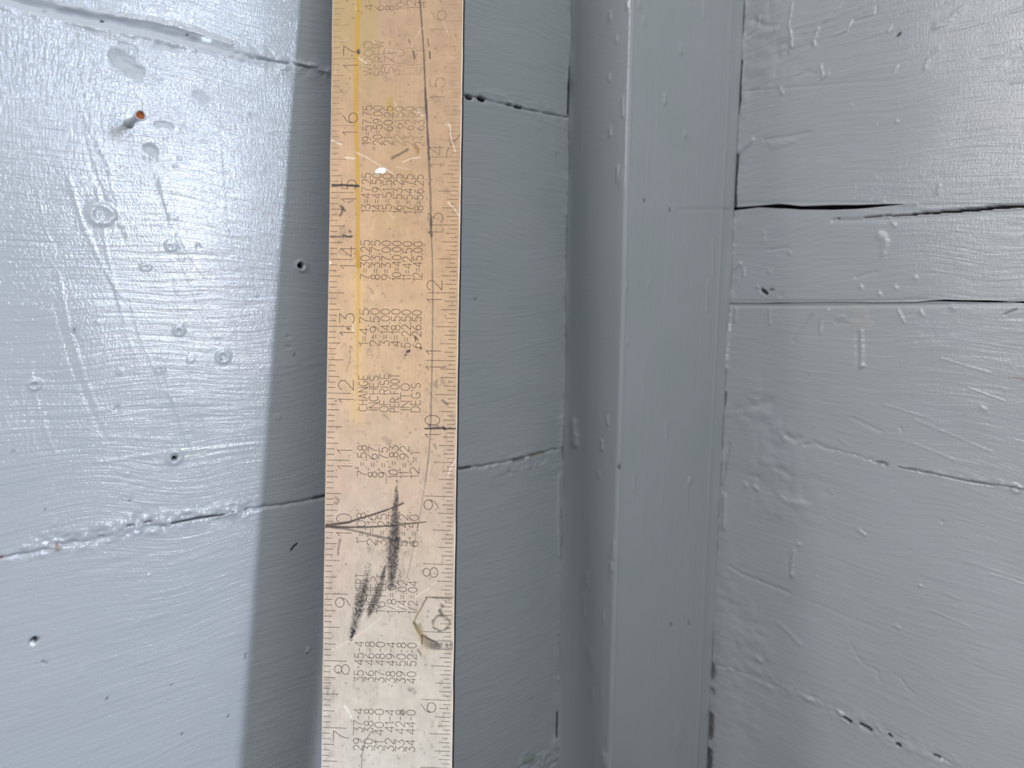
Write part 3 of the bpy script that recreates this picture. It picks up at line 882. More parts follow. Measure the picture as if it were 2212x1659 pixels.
def build_post():
    st = 0.0006
    a = np.arange(0, PA - PROF_R, st)
    k = np.linspace(0, math.pi / 2, 10)
    b = np.arange(PROF_R, PB, st)
    # local axes: x along D1 (b direction), y up, z along N1 (a direction)
    P, Nn, s = [], [], []
    for t in a:
        P.append((0, t)); Nn.append((-1, 0)); s.append(t)
    for t in k:
        P.append((PROF_R - PROF_R * math.cos(t), PA - PROF_R + PROF_R * math.sin(t)))
        Nn.append((-math.cos(t), math.sin(t))); s.append(PA - PROF_R + PROF_R * t)
    for t in b[1:]:
        P.append((t, PA)); Nn.append((0, 1)); s.append(PA - PROF_R + PROF_R * math.pi / 2 + t - PROF_R)
    P, Nn, s = np.array(P), np.array(Nn), np.array(s)
    zlo, zhi = WL.px(1219, 1700)[1] - 0.01, WL.px(1219, -40)[1] + 0.01
    z = np.concatenate([np.linspace(Z0, zlo, 10)[:-1], np.arange(zlo, zhi, 0.0008), np.linspace(zhi, Z1, 10)])
    Sg, Zg = np.meshgrid(s, z)
    h = 0.00020 * fbm(Sg * 60, Zg * 8, 500) + 0.00006 * fbm(Sg * 500, Zg * 14, 510)
    stn = np.zeros(Sg.shape + (4,))
    on_a = Sg < PA - PROF_R
    # ridge of paint at the arris, drips and flecks on the narrow side
    dA = np.abs(Sg - PA)
    h += 0.00040 * np.exp(-(dA / 0.0016) ** 2) * (0.7 + 0.6 * fbm(Sg * 20, Zg * 45, 520))
    h += 0.00045 * np.clip(fbm(Sg * 260, Zg * 55, 530, 2) - 0.45, 0, 1) * np.exp(-((Sg - PA + 0.006) / 0.007) ** 2) * 3
    h += 0.0007 * np.exp(-(Sg / 0.0022) ** 2) * (fbm(Sg * 30, Zg * 60, 540) + 0.4)
    send = s[-1]
    h += 0.0006 * np.exp(-((send - Sg) / 0.004) ** 2) * (fbm(Sg * 30, Zg * 50, 550) + 0.6)
    h += 0.00025 * np.exp(-((send - 0.011 - Sg) / 0.0012) ** 2)
    r = np.random.RandomState(11)
    # drips placed as seen: (pixel x, y, length px, width px, height mm)
    FA = Frame(CORNER, N1, ZZ, N2)
    FB = Frame(EDGE, D1, ZZ, N1)
    drops = [(1318, 35, 12, 5, .5), (1240, 935, 45, 8, .9), (1246, 950, 20, 6, .6), (1300, 962, 16, 4, .6), (1312, 908, 14, 4, .6), (1294, 1025, 12, 3, .4), (1316, 168, 8, 4, .5), (1355, 10, 14, 4, .5), (1332, 85, 8, 4, .4), (1318, 285, 14, 5, .5), (1345, 230, 40, 4, .5), (1334, 375, 30, 4, .5), (1325, 1190, 30, 6, .5), (1322, 1225, 14, 5, .6), (1277, 1420, 18, 10, .4), (1305, 1640, 16, 8, .8), (1262, 1310, 40, 4, .3), (1280, 1500, 20, 6, .3), (1268, 1250, 20, 4, .3)]
    for x, y, ln, w_, am in drops:
        p = FA.pts([(x, y - ln / 2), (x, y + ln / 2)])
        m = near(Sg, Zg, p, 0.01)
        dd, _ = segdist(Sg[m], Zg[m], p)
        h[m] += am * 1e-3 * np.exp(-2 * (dd / (w_ * FA.scale(x, y) * 1.4)) ** 2)
    sb0 = PA - PROF_R + PROF_R * math.pi / 2 - PROF_R
    dropsB = [(1436, 215, 14, 6, .5), (1480, 290, 8, 5, .5), (1470, 108, 8, 8, .4), (1490, 1038, 6, 6, .7), (1440, 930, 30, 7, .3), (1370, 1040, 30, 6, .35), (1485, 1080, 60, 5, .3), (1520, 20, 30, 5, .35), (1380, 10, 10, 6, .4), (1390, 45, 12, 5, .3), (1353, 620, 10, 4, .4), (1355, 740, 8, 4, .4), (1466, 1590, 30, 14, .4), (1400, 620, 14, 4, .3), (1528, 640, 60, 5, .35), (1540, 560, 80, 4, .3)]
    for x, y, ln, w_, am in dropsB:
        p = FB.pts([(x, y - ln / 2), (x, y + ln / 2)])
        p[:, 0] += sb0
        m = near(Sg, Zg, p, 0.01)
        dd, _ = segdist(Sg[m], Zg[m], p)
        h[m] += am * 1e-3 * np.exp(-2 * (dd / (w_ * FB.scale(x, y) * 1.2)) ** 2)
    for x, y, w_ in ((1392, 432, 3), (1447, 453, 3.5), (1450, 1348, 3), (1338, 1008, 4), (1488, 1345, 2)):
        p = FB.pts([(x, y), (x + 1, y + 3)])
        p[:, 0] += sb0
        m = near(Sg, Zg, p, 0.01)
        dd, _ = segdist(Sg[m], Zg[m], p)
        t = dd / (w_ * FB.scale(x, y))
        h[m] -= 0.0004 * np.exp(-t * t)
        o = stn[m]
        o[:, :3] = (0.12, 0.13, 0.14)
        o[:, 3] = 0.8 * (1 - sm(0.7, 1.2, t))
        stn[m] = o
    # scribed line where the crack was marked on
    p = FB.pts([(1465, 453), (1578, 452)])
    p[:, 0] += sb0
    m = near(Sg, Zg, p, 0.006)
    dd, _ = segdist(Sg[m], Zg[m], p)
    h[m] -= 0.00015 * np.exp(-(dd / 0.0008) ** 2)
    X = P[:, 0][None, :] + Nn[:, 0][None, :] * h
    Zl = P[:, 1][None, :] + Nn[:, 1][None, :] * h
    V = np.stack([X, Zg, Zl], -1).reshape(-1, 3)
    nr, nc = Sg.shape
    ii = (np.arange(nr - 1)[:, None] * nc + np.arange(nc - 1)[None, :]).ravel()
    q = np.stack([ii, ii + 1, ii + 1 + nc, ii + nc], 1)
    # hidden back and ends close the solid
    k0 = len(V)
    e = np.array([[PB, Z0, 0], [PB, Z1, 0]])
    V = np.concatenate([V, e])
    la, fa = nc - 1, (nr - 1) * nc + nc - 1
    extra = [[la, k0, k0 + 1, fa], [k0, 0, (nr - 1) * nc, k0 + 1]]
    faces = np.concatenate([q, extra])
    at = np.concatenate([stn.reshape(-1, 4), np.zeros((2, 4))])
    return V, faces, at


pv, pf, pst = build_post()
post_frame = Frame(CORNER, D1, ZZ, N1)
if np.dot(np.cross(D1, ZZ), N1) < 0:
    pass
post = link_mesh('trim_1', pv, pf, M_POST, None, {'stain': pst})
post.matrix_world = post_frame.matrix()
tag(post, 'blue-grey painted upright corner post between the two boarded walls', 'post', 'structure')

# ---- floor the square stands on
fl = link_mesh('floor', box_verts(-1.2, 1.3, -1.0, 0.9, FLOOR_Z - 0.03, FLOOR_Z), box_faces(), M_FLOOR, None, smooth=False)
tag(fl, 'grey painted floor under the square', 'floor', 'structure')

# ------------------------------------------------------------------ nail sticking out of the left wall
def tube(rings, nseg=20):
    """rings: (height along n, radius, wobble)"""
    V = []
    for hgt, r, wob in rings:
        for k in range(nseg):
            a = 2 * math.pi * k / nseg
            rr = r * (1 + wob * math.sin(3 * a + hgt * 900) + wob * 0.6 * math.sin(7 * a))
            V.append((rr * math.cos(a), rr * math.sin(a), hgt))
    Fc = []
    for i in range(len(rings) - 1):
        for k in range(nseg):
            a, b = i * nseg + k, i * nseg + (k + 1) % nseg
            Fc.append((a, b, b + nseg, a + nseg))
    return V, Fc


pn = WL.px(279, 267)
nail = bpy.data.objects.new('nail', None)
C.objects.link(nail)
nail.empty_display_size = 0.01
NF = Frame(WL.world(pn[0], pn[1], 0), WL.u, WL.v, WL.n)
nail.matrix_world = NF.matrix()
tag(nail, 'broken rusty nail, painted over, jutting from the left wall in the glare', 'nail')
sv, sf = tube([(-0.004, 0.0012, 0), (0.0003, 0.0017, 0.05), (0.0012, 0.00125, 0.03), (0.006, 0.00118, 0.03), (0.0115, 0.00122, 0.03), (0.0145, 0.00150, 0.05), (0.0162, 0.00180, 0.06), (0.0168, 0.00176, 0.06), (0.0168, 0.00140, 0.05), (0.0160, 0.00130, 0.05)])
sh = link_mesh('shank', sv, sf, M_POST, nail, {'stain': np.zeros((len(sv), 4))})
hv, hf = tube([(0.0150, 0.00145, 0.0), (0.0163, 0.00142, 0.06), (0.0160, 0.0008, 0.1), (0.0158, 0.00005, 0)])
link_mesh('rusted_end', hv, hf, M_RUST, nail)['label'] = 'rust-orange broken end'

# ------------------------------------------------------------------ the framing square
square = bpy.data.objects.new('framing_square', None)
C.objects.link(square)
square.empty_display_size = 0.05
base = SQ.world(UL, V0, 0)
SQB = Frame(base, SQ.u, SQ.v, SQ.n)                      # local origin at the heel of the square
square.matrix_world = SQB.matrix()
tag(square, 'worn aluminium framing square with stamped tables, leaning upright against the boards', 'square')
WB = UR - UL


def sq(x, y):
    return SQB.px(x, y)


# photo-space lookups (the face is parallel to the picture, so this is a plain scale)
J0 = np.array([sq(700, 0), sq(1000, 0), sq(700, H)])
PXM = np.linalg.norm(J0[1] - J0[0]) / 300               # metres per photo pixel


def srgb(r, g, b):
    c = np.array([r, g, b]) / 255.0
    return np.where(c <= 0.04045, c / 12.92, ((c + 0.055) / 1.055) ** 2.4)


def build_blade():
    st = 0.00022
    bev = 0.0003
    u = np.concatenate([np.arange(bev, WB - bev, st), [WB - bev]])
    vlo, vhi = sq(850, H + 25)[1], sq(850, -25)[1]
    v = np.concatenate([np.linspace(0.0, vlo, 220)[:-1], np.arange(vlo, vhi, st), np.linspace(vhi, VTOP - V0, 260)])
    U, V = np.meshgrid(u, v)
    h = 0.000012 * fbm(U * 150, V * 120, 700)
    # painted reflection: base colour warm tan in the upper part, paler towards the heel
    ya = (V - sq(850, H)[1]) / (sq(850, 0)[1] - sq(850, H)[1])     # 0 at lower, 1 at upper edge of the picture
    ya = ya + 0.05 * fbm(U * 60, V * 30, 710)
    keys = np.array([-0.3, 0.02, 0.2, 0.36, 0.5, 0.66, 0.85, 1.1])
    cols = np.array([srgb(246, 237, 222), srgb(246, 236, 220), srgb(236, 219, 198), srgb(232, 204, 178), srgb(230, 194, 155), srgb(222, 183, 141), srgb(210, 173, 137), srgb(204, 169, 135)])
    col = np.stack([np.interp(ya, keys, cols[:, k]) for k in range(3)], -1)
    col *= (0.84 + 0.10 * fbm(U * 260, V * 220, 720, 4) + 0.05 * fbm(U * 2200, V * 300, 725, 2))[..., None]
    pinkz = np.exp(-(((U - sq(730, 1200)[0]) / 0.006) ** 2 + ((V - sq(730, 1200)[1]) / 0.012) ** 2))
    col = col * (1 - 0.35 * pinkz[..., None]) + srgb(228, 190, 178) * 0.35 * pinkz[..., None]

    def blend(m, a, c):
        a = np.clip(a, 0, 1).reshape(-1)[..., None]
        col[m] = col[m] * (1 - a) + np.asarray(c) * a

    def stroke(pl, w, a, c=(0.02, 0.018, 0.02), prof=None, soft=0.6, speck=0.0, f=1800, jag=0.0, dig=0.0):
        p = np.array([sq(*q) for q in pl])
        ww = w * PXM
        m = near(U, V, p, ww * 2.5 + 0.0004)
        if not m.any():
            return
        uu, vv = U[m], V[m]
        if jag:
            n1 = fbm(uu * 900, vv * 900, 733)
            uu = uu + jag * PXM * n1
            vv = vv + jag * PXM * fbm(uu * 900, vv * 900, 737)
        dd, al = segdist(uu, vv, p)
        wl = ww * (np.interp(al, np.linspace(0, 1, len(prof)), prof) if prof is not None else 1.0)
        t = dd / np.maximum(wl, 1e-7)
        k = 1 - sm(1 - soft, 1 + soft, t)
        if speck:
            n = 0.5 + 0.9 * fbm(U[m] * f, V[m] * f * 0.7, 741, 3)
            k = k * np.clip((n - speck * 0.6) / max(1 - speck, 0.12), 0, 1)
        blend(m, a * k, c)
        if dig:
            h[m] += dig * 1e-3 * k

    PEN = (0.018, 0.017, 0.020)
    GREY = (0.13, 0.12, 0.12)
    LIGHT = srgb(250, 232, 208)
    YEL = srgb(196, 152, 58)
    # yellow run of glue down the left third and its wash
    wash = (1 - sm(sq(806, 0)[0], sq(828, 0)[0], U + 0.0012 * fbm(U * 90, V * 90, 760))) * sm(sq(800, 320)[1], sq(800, 20)[1], V + 0.006 * fbm(U * 120, V * 120, 765))
    blend(np.ones(U.shape, bool), 0.62 * wash, srgb(184, 158, 102))
    stroke([(775, -20), (772, 60), (770, 170), (769, 260), (772, 350), (773, 450), (772, 520), (773, 560), (774, 640), (773, 720), (772, 800), (772, 880)], 5.2, 0.85, YEL, soft=0.35, jag=1.2, prof=[1.1, 1, 1, 1.15, 1, .95, .9, 1, .8, .6, .3, .05])
    stroke([(772, 545), (776, 560), (774, 575)], 5, 0.6, srgb(190, 135, 30), jag=2)
    stroke([(772, 600), (774, 740), (770, 900)], 13, 0.35, srgb(236, 196, 128), soft=0.9)
    stroke([(845, 215), (840, 225), (846, 240)], 6, 0.8, srgb(186, 152, 78), jag=3, soft=0.8)
    stroke([(820, 205), (850, 250), (865, 300), (868, 390), (850, 460)], 38, 0.25, srgb(186, 156, 104), soft=0.95, jag=6)
    stroke([(896, 318), (904, 324), (902, 330)], 4, 0.7, srgb(150, 110, 60), jag=3)
    # long pencil arc
    stroke([(905, -20), (910, 40), (914, 90), (918, 170), (919, 205), (922, 250)], 1.5, 0.8, (0.05, 0.035, 0.03), jag=0.8)
    stroke([(918, 190), (920, 220), (924, 290), (927, 345)], 2.0, 0.85, (0.05, 0.04, 0.05), jag=1.0, prof=[.6, 1.4, .9, 1.3, .9])
    stroke([(926, 330), (929, 400), (931, 470), (932, 490)], 2.2, 0.7, (0.10, 0.07, 0.06), jag=1.2)
    stroke([(930, 470), (931, 490), (932, 510)], 2.6, 0.8, (0.07, 0.05, 0.05), jag=1.5)
    stroke([(932, 505), (934, 560), (935, 650), (934, 750), (933, 800)], 1.4, 0.7, (0.10, 0.08, 0.10), jag=0.8)
    stroke([(933, 800), (932, 850), (930, 930), (926, 985), (919, 1040)], 1.5, 0.6, (0.09, 0.08, 0.09), jag=1)
    stroke([(930, 840), (931, 900)], 3, 0.35, GREY, speck=0.4)
    stroke([(919, 1040), (908, 1110), (896, 1170), (886, 1218), (879, 1250)], 1.2, 0.42, (0.12, 0.10, 0.10), jag=0.6)
    stroke([(868, 1190), (872, 1230), (875, 1250)], 2.0, 0.18, GREY)
    # pencil ticks by the outer scale
    stroke([(718, 400), (745, 400), (774, 402)], 2.6, 0.95, PEN, jag=0.9, soft=0.4)
    stroke([(741, 508), (752, 512), (760, 510)], 2, 0.8, PEN, jag=1)
    stroke([(709, 511), (740, 511), (758, 511)], 1.7, 0.75, PEN, jag=1)
    stroke([(740, 495), (738, 515), (736, 520)], 7, 0.5, GREY, speck=0.3, jag=2)
    stroke([(755, 499), (757, 501)], 2.6, 0.8, (0.1, 0.06, 0.04))
    stroke([(736, 445), (741, 452), (745, 455)], 2.6, 0.8, (0.06, 0.04, 0.04), jag=1)
    stroke([(741, 448), (738, 462), (734, 466)], 2.4, 0.75, (0.06, 0.04, 0.04), jag=1)
    stroke([(752, 437), (762, 434)], 2.4, 0.5, GREY, jag=1)
    stroke([(774, 110), (775, 114)], 3.4, 0.9, (0.03, 0.025, 0.02), jag=1)
    stroke([(848, 341), (862, 334), (881, 323)], 2.4, 0.7, (0.10, 0.075, 0.05), jag=1, prof=[1.5, 1, 1.2])
    stroke([(892, 110), (894, 118), (896, 126)], 1.7, 0.85, (0.07, 0.04, 0.03), jag=.6)
    stroke([(924, 84), (926, 100)], 1.3, 0.7, (0.1, 0.06, 0.04), jag=.6)
    stroke([(928, 112), (929, 126)], 1.6, 0.85, (0.07, 0.04, 0.03), jag=.6)
    stroke([(883, 86), (886, 92)], 1.3, 0.8, (0.1, 0.06, 0.04))
    stroke([(994, 290), (986, 300), (979, 306), (974, 314)], 1.2, 0.6, (0.12, 0.08, 0.06), jag=1)
    stroke([(968, 320), (965, 330), (964, 340)], 1.2, 0.6, (0.12, 0.08, 0.06), jag=1)
    stroke([(971, 296), (973, 310), (975, 316)], 1.2, 0.45, (0.15, 0.1, 0.08))
    stroke([(935, 208), (946, 218)], 8, 0.3, GREY, speck=0.3, jag=2)
    # pencil figures and crossing lines at ten
    stroke([(703, 1136), (712, 1134), (754, 1128), (784, 1118), (813, 1109), (846, 1098), (871, 1087)], 1.7, 0.85, PEN, jag=1, prof=[2.2, 1.6, 1.2, 1, 1.2, .9, 1.2])
    stroke([(702, 1138), (760, 1139), (810, 1138), (845, 1136), (880, 1132), (920, 1127)], 1.6, 0.82, PEN, jag=.9, prof=[1.6, 1.5, 1.3, 1.1, .8, .7])
    stroke([(716, 1137), (748, 1143), (780, 1150), (821, 1160), (856, 1167)], 2.3, 0.66, (0.06, 0.055, 0.06), jag=1.2, prof=[1.4, 1, .8, 1.3, 1.3])
    stroke([(856, 1167), (880, 1171), (900, 1171)], 3.0, 0.55, (0.06, 0.055, 0.06), speck=0.3, jag=1.5)
    stroke([(858, 1036), (857, 1060), (855, 1090), (853, 1110), (852, 1140), (851, 1180), (848, 1215), (846, 1245), (844, 1272)], 13, 0.93, PEN, prof=[.12, .3, .42, .62, .85, 1.0, .8, .65, .35], speck=0.10, f=2100, soft=0.5, jag=3)
    stroke([(857, 1070), (854, 1110), (852, 1150), (850, 1185), (848, 1220), (846, 1262)], 11, 0.62, (0.05, 0.048, 0.052), prof=[.25, .5, .9, 1.0, .8, .4], soft=0.8, jag=3)
    stroke([(762, 1365), (772, 1325), (780, 1290), (786, 1262)], 8, 0.42, (0.07, 0.066, 0.07), soft=0.9, jag=3)
    stroke([(798, 1326), (812, 1292), (824, 1258), (832, 1226)], 6, 0.55, (0.06, 0.056, 0.06), prof=[.7, 1.2, .8, .3], soft=0.8, jag=2)
    stroke([(861, 1150), (858, 1180), (853, 1215)], 4, 0.85, PEN, speck=0.25, jag=2)
    stroke([(846, 1215), (858, 1235), (850, 1262)], 14, 0.55, PEN, speck=0.38, f=2100, jag=2)
    stroke([(805, 1182), (818, 1188), (832, 1188)], 11, 0.33, GREY, speck=0.3, f=700, jag=4)
    stroke([(782, 1182), (800, 1192)], 9, 0.25, GREY, speck=0.4, f=700, jag=4)
    stroke([(758, 1382), (766, 1350), (772, 1325), (778, 1295), (784, 1268)], 11, 0.85, PEN, prof=[.35, .6, .8, 1.1, .6], speck=0.18, f=2100, jag=3)
    stroke([(758, 1382), (764, 1362)], 2.6, 0.9, PEN, jag=1.5)
    stroke([(776, 1318), (788, 1285), (792, 1250), (796, 1222)], 6, 0.75, PEN, speck=0.22, f=2100, jag=2)
    stroke([(796, 1332), (806, 1305), (814, 1290), (822, 1262), (832, 1222)], 7, 0.85, PEN, prof=[.6, .9, 1.2, .8, .3], speck=0.08, f=2100, jag=2)
    stroke([(800, 1300), (812, 1308)], 12, 0.5, PEN, speck=0.55, jag=3)
    stroke([(735, 1165), (731, 1185), (730, 1198)], 2.2, 0.55, (0.12, 0.07, 0.06), jag=1.5)
    stroke([(724, 1075), (732, 1080), (728, 1088), (722, 1086)], 2.2, 0.5, (0.16, 0.09, 0.07), jag=1)
    # mark at ten on the inner scale
    stroke([(917, 926), (945, 925), (983, 926)], 1.8, 0.9, PEN, jag=1, prof=[.7, 1.3, 1, 1.1])
    stroke([(928, 919), (942, 921), (956, 922)], 3.6, 0.75, (0.06, 0.05, 0.07), speck=0.2, jag=1.5)
    stroke([(958, 924), (961, 927)], 2.8, 0.9, PEN)
    stroke([(942, 832), (952, 824), (962, 822)], 10, 0.45, GREY, speck=0.4, f=1100, jag=4)
    stroke([(957, 866), (962, 870), (966, 874)], 3, 0.6, (0.1, 0.09, 0.08), jag=2)
    stroke([(954, 795), (960, 792)], 3, 0.5, GREY, jag=2)
    stroke([(938, 960), (942, 968)], 3, 0.45, (0.2, 0.15, 0.12), jag=1)
    # rust ghost of a nut
    RU = (0.13, 0.10, 0.045)
    stroke([(922, 1291), (916, 1302), (906, 1320), (898, 1334), (894, 1345)], 1.7, 0.75, (0.14, 0.10, 0.06), jag=1)
    stroke([(894, 1345), (900, 1356), (911, 1374)], 4.0, 0.85, RU, jag=1.5, prof=[.8, 1, 1.1])
    stroke([(905, 1350), (908, 1362)], 5, 0.55, (0.2, 0.17, 0.08), jag=3)
    stroke([(911, 1374), (926, 1380), (940, 1386)], 1.7, 0.85, (0.05, 0.04, 0.03), prof=[1.6, 1.2, .6])
    stroke([(912, 1374), (911, 1391)], 1.5, 0.7, (0.06, 0.05, 0.04))
    stroke([(917, 1382), (926, 1392), (940, 1394)], 9, 0.75, (0.12, 0.11, 0.10), jag=2)
    stroke([(940, 1394), (975, 1395)], 8, 0.8, (0.10, 0.09, 0.085), speck=0.08, f=1500, jag=2)
    stroke([(922, 1290), (950, 1290), (978, 1291)], 1.7, 0.7, (0.16, 0.12, 0.07), jag=.7)
    stroke([(940, 1293), (970, 1295)], 4, 0.5, (0.13, 0.12, 0.10), speck=0.45, jag=2)
    th = np.linspace(0.5, 2 * math.pi + 0.2, 26)
    stroke([(953 + 18 * math.cos(t), 1346 + 16 * math.sin(t)) for t in th], 2.2, 0.62, (0.16, 0.13, 0.08), jag=4.0)
    stroke([(938, 1358), (950, 1364), (958, 1362)], 4.5, 0.6, (0.10, 0.10, 0.09), speck=0.35, jag=3)
    stroke([(950, 1318), (955, 1328)], 3.6, 0.75, (0.08, 0.08, 0.07), jag=2)
    stroke([(952, 1305), (956, 1311)], 2.6, 0.6, (0.13, 0.11, 0.07), jag=2)
    stroke([(905, 1362), (915, 1385), (922, 1405)], 9, 0.3, srgb(222, 188, 140), soft=0.9, jag=3)
    stroke([(903, 1320), (900, 1335)], 9, 0.25, srgb(215, 190, 150), soft=0.9)
    stroke([(902, 1403), (909, 1413)], 1.6, 0.7, (0.12, 0.09, 0.07))
    # smudges
    stroke([(700, 1480), (705, 1492), (710, 1500)], 16, 0.42, GREY, speck=0.25, f=900, jag=4)
    stroke([(700, 1498), (728, 1499)], 2.6, 0.4, GREY, speck=0.3)
    stroke([(886, 1488), (892, 1492), (898, 1496)], 5, 0.55, GREY, speck=0.3, jag=3)
    stroke([(868, 1537), (870, 1541)], 3.4, 0.6, (0.12, 0.09, 0.08), jag=1)
    stroke([(801, 1580), (794, 1594), (786, 1610), (782, 1632), (780, 1680)], 1.2, 0.6, (0.16, 0.11, 0.10), jag=1)
    stroke([(832, 948), (838, 955)], 6, 0.3, GREY, jag=3)
    stroke([(880, 760), (884, 758)], 2.8, 0.95, (0.02, 0.012, 0.012), jag=.8)
    stroke([(876, 766), (877, 767)], 1.8, 0.9, (0.03, 0.02, 0.02))
    stroke([(897, 728), (899, 732)], 2.4, 0.9, (0.02, 0.015, 0.015), jag=.8)
    stroke([(909, 752), (910, 753)], 2.2, 0.9, (0.03, 0.02, 0.02))
    stroke([(751, 709), (754, 711)], 2.4, 0.85, (0.05, 0.03, 0.02), jag=1)
    stroke([(756, 748), (757, 770), (752, 790), (748, 803)], 1.1, 0.5, (0.2, 0.13, 0.1))
    stroke([(798, 622), (803, 628), (807, 634)], 1.3, 0.5, (0.2, 0.13, 0.1), jag=.5)
    stroke([(833, 898), (840, 906)], 1.4, 0.5, (0.2, 0.14, 0.11))
    stroke([(829, 634), (833, 640), (831, 643)], 2.2, 0.4, (0.2, 0.14, 0.11), speck=0.2)
    stroke([(865, 652), (872, 643)], 2.4, 0.45, (0.2, 0.14, 0.11), speck=0.2)
    # scratches, bright
    stroke([(716, 1404), (757, 1382), (790, 1360), (821, 1335)], 1.5, 0.5, LIGHT, dig=-0.02, jag=.6)
    stroke([(850, 1318), (873, 1306), (896, 1290), (920, 1275), (943, 1255)], 1.6, 0.55, LIGHT, dig=-0.02, jag=.6)
    stroke([(766, 328), (793, 340), (846, 373), (865, 393)], 1.3, 0.45, LIGHT, dig=-0.02)
    stroke([(968, 437), (980, 450), (992, 465)], 1.6, 0.65, LIGHT)
    stroke([(985, 993), (975, 1008), (967, 1030)], 1.8, 0.8, LIGHT)
    stroke([(966, 268), (970, 272)], 4, 0.7, LIGHT, speck=0.2)
    stroke([(972, 272), (974, 300), (984, 328)], 1.2, 0.6, LIGHT)
    stroke([(712, 302), (738, 312)], 1.6, 0.6, LIGHT)
    stroke([(870, 350), (890, 342), (908, 340)], 1.3, 0.55, LIGHT)
    stroke([(745, 1525), (754, 1540), (759, 1550)], 2.2, 0.8, srgb(255, 250, 240))
    stroke([(745, 340), (766, 342)], 1.6, 0.6, LIGHT, jag=1)
    stroke([(762, 702), (763, 712), (761, 716)], 1.2, 0.6, LIGHT)
    stroke([(903, 240), (912, 250)], 6, 0.4, LIGHT, speck=0.3, jag=3)
    stroke([(776, 125), (790, 137)], 2, 0.5, LIGHT)
    stroke([(710, 565), (713, 568)], 3, 0.8, LIGHT)
    stroke([(816, 371), (820, 367), (828, 368)], 5.5, 1.0, (0.9, 0.9, 0.9), soft=0.25, jag=1.5)
    r = np.random.RandomState(21)
    for k in range(150):                             # fine random hair scratches and specks of dirt
        x, y = r.uniform(700, 985), r.uniform(0, 1655)
        an = r.normal(0.9, 0.7)
        ln = r.uniform(4, 34)
        q = [(x, y), (x + ln * math.cos(an), y + ln * math.sin(an))]
        if k % 2:
            stroke(q, 0.9, r.uniform(0.15, 0.4), LIGHT)
        else:
            stroke(q, 0.8, r.uniform(0.12, 0.3), (0.22, 0.15, 0.12))
    for k in range(520):
        x, y = r.uniform(698, 990), r.uniform(0, 1655)
        stroke([(x, y), (x + r.uniform(-2, 2), y + r.uniform(-2, 2))], r.uniform(0.8, 2.0), r.uniform(0.25, 0.6), (0.16, 0.11, 0.085), jag=0.8)
    n = np.clip(fbm(U * 700, V * 600, 781, 4) - 0.22, 0, 1) * np.clip(0.5 + fbm(U * 60, V * 50, 783), 0, 1)
    blend(np.ones(U.shape, bool), n * 0.75, srgb(140, 118, 100))
    # handled dirt between the divisions
    for x0, x1 in ((700, 724), (966, 984)):
        a, b = sq(x0, 830)[0], sq(x1, 830)[0]
        band = sm(a - 0.002, a, U) * (1 - sm(b, b + 0.002, U))
        n = np.clip(fbm(U * 350, V * 260, 777, 3) - 0.05, 0, 1)
        blend(np.ones(U.shape, bool), band * n * 0.45, srgb(150, 125, 105))
    nr, nc = U.shape
    P = np.stack([U, V, h], -1).reshape(-1, 3)
    ii = (np.arange(nr - 1)[:, None] * nc + np.arange(nc - 1)[None, :]).ravel()
    faces = [np.stack([ii, ii + 1, ii + 1 + nc, ii + nc], 1)]
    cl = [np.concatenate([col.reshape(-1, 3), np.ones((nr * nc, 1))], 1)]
    # bright worn arrises, dark sides
    hi = np.array([*srgb(250, 228, 205), 1.0])
    dk = np.array([0.018, 0.018, 0.028, 1.0])
    k = len(P)
    L_ = P.reshape(nr, nc, 3)
    nick = 0.00012 * fbm(np.zeros(nr), v * 90, 790)

    def strip(colv, a_x, a_z, b_x, b_z, flip):
        nonlocal P, k
        s0 = np.stack([np.full(nr, a_x) + (nick if a_x in (0.0, WB) else 0), v, np.full(nr, a_z)], 1)
        s1 = np.stack([np.full(nr, b_x) + (nick if b_x in (0.0, WB) else 0), v, np.full(nr, b_z)], 1)
        P = np.concatenate([P, s0, s1])
        a = np.arange(nr - 1)
        q = np.stack([k + a, k + nr + a, k + nr + a + 1, k + a + 1], 1)
        faces.append(q[:, ::-1] if flip else q)
        cl.append(np.tile(colv, (2 * nr, 1)))
        k += 2 * nr
    strip(hi, WB - bev, 0.0, WB, -0.0003, False)
    strip(dk, WB, -0.0003, WB, -THICK, False)
    strip(dk, WB, -THICK, 0.0, -THICK, False)
    strip(dk * 3, 0.0, -THICK, 0.0, -0.0003, False)
    strip(hi, 0.0, -0.0003, bev, 0.0, False)
    # ends
    P = np.concatenate([P, np.array([[0, 0, 0], [WB, 0, 0], [WB, 0, -THICK], [0, 0, -THICK], [0, v[-1], 0], [WB, v[-1], 0], [WB, v[-1], -THICK], [0, v[-1], -THICK]])])
    faces.append(np.array([[k + 3, k + 2, k + 1, k], [k + 4, k + 5, k + 6, k + 7]]))
    cl.append(np.tile(dk * 4, (8, 1)))
    return P, np.concatenate(faces), np.concatenate(cl)


bv, bf, bc = build_blade()
blade = link_mesh('blade', bv, bf, M_METAL, square, {'stain': bc})  # colours hold the painted reflection gradient as well as real stains
# the shorter arm, standing on the floor to the right below the picture
tl = 0.270
tv = box_verts(WB + 0.00005, tl, 0.0, TW, -THICK, 0.0)
tcol = np.tile([*srgb(220, 212, 202), 1], (8, 1))
link_mesh('tongue', tv, box_faces(), M_METAL, square, {'stain': tcol}, smooth=False)


# ---- stamped marks: single-stroke lettering
def arc(cx, cy, rx, ry, a0, a1, n=12):
    return [(cx + rx * math.cos(math.radians(a0 + (a1 - a0) * k / n)), cy + ry * math.sin(math.radians(a0 + (a1 - a0) * k / n))) for k in range(n + 1)]


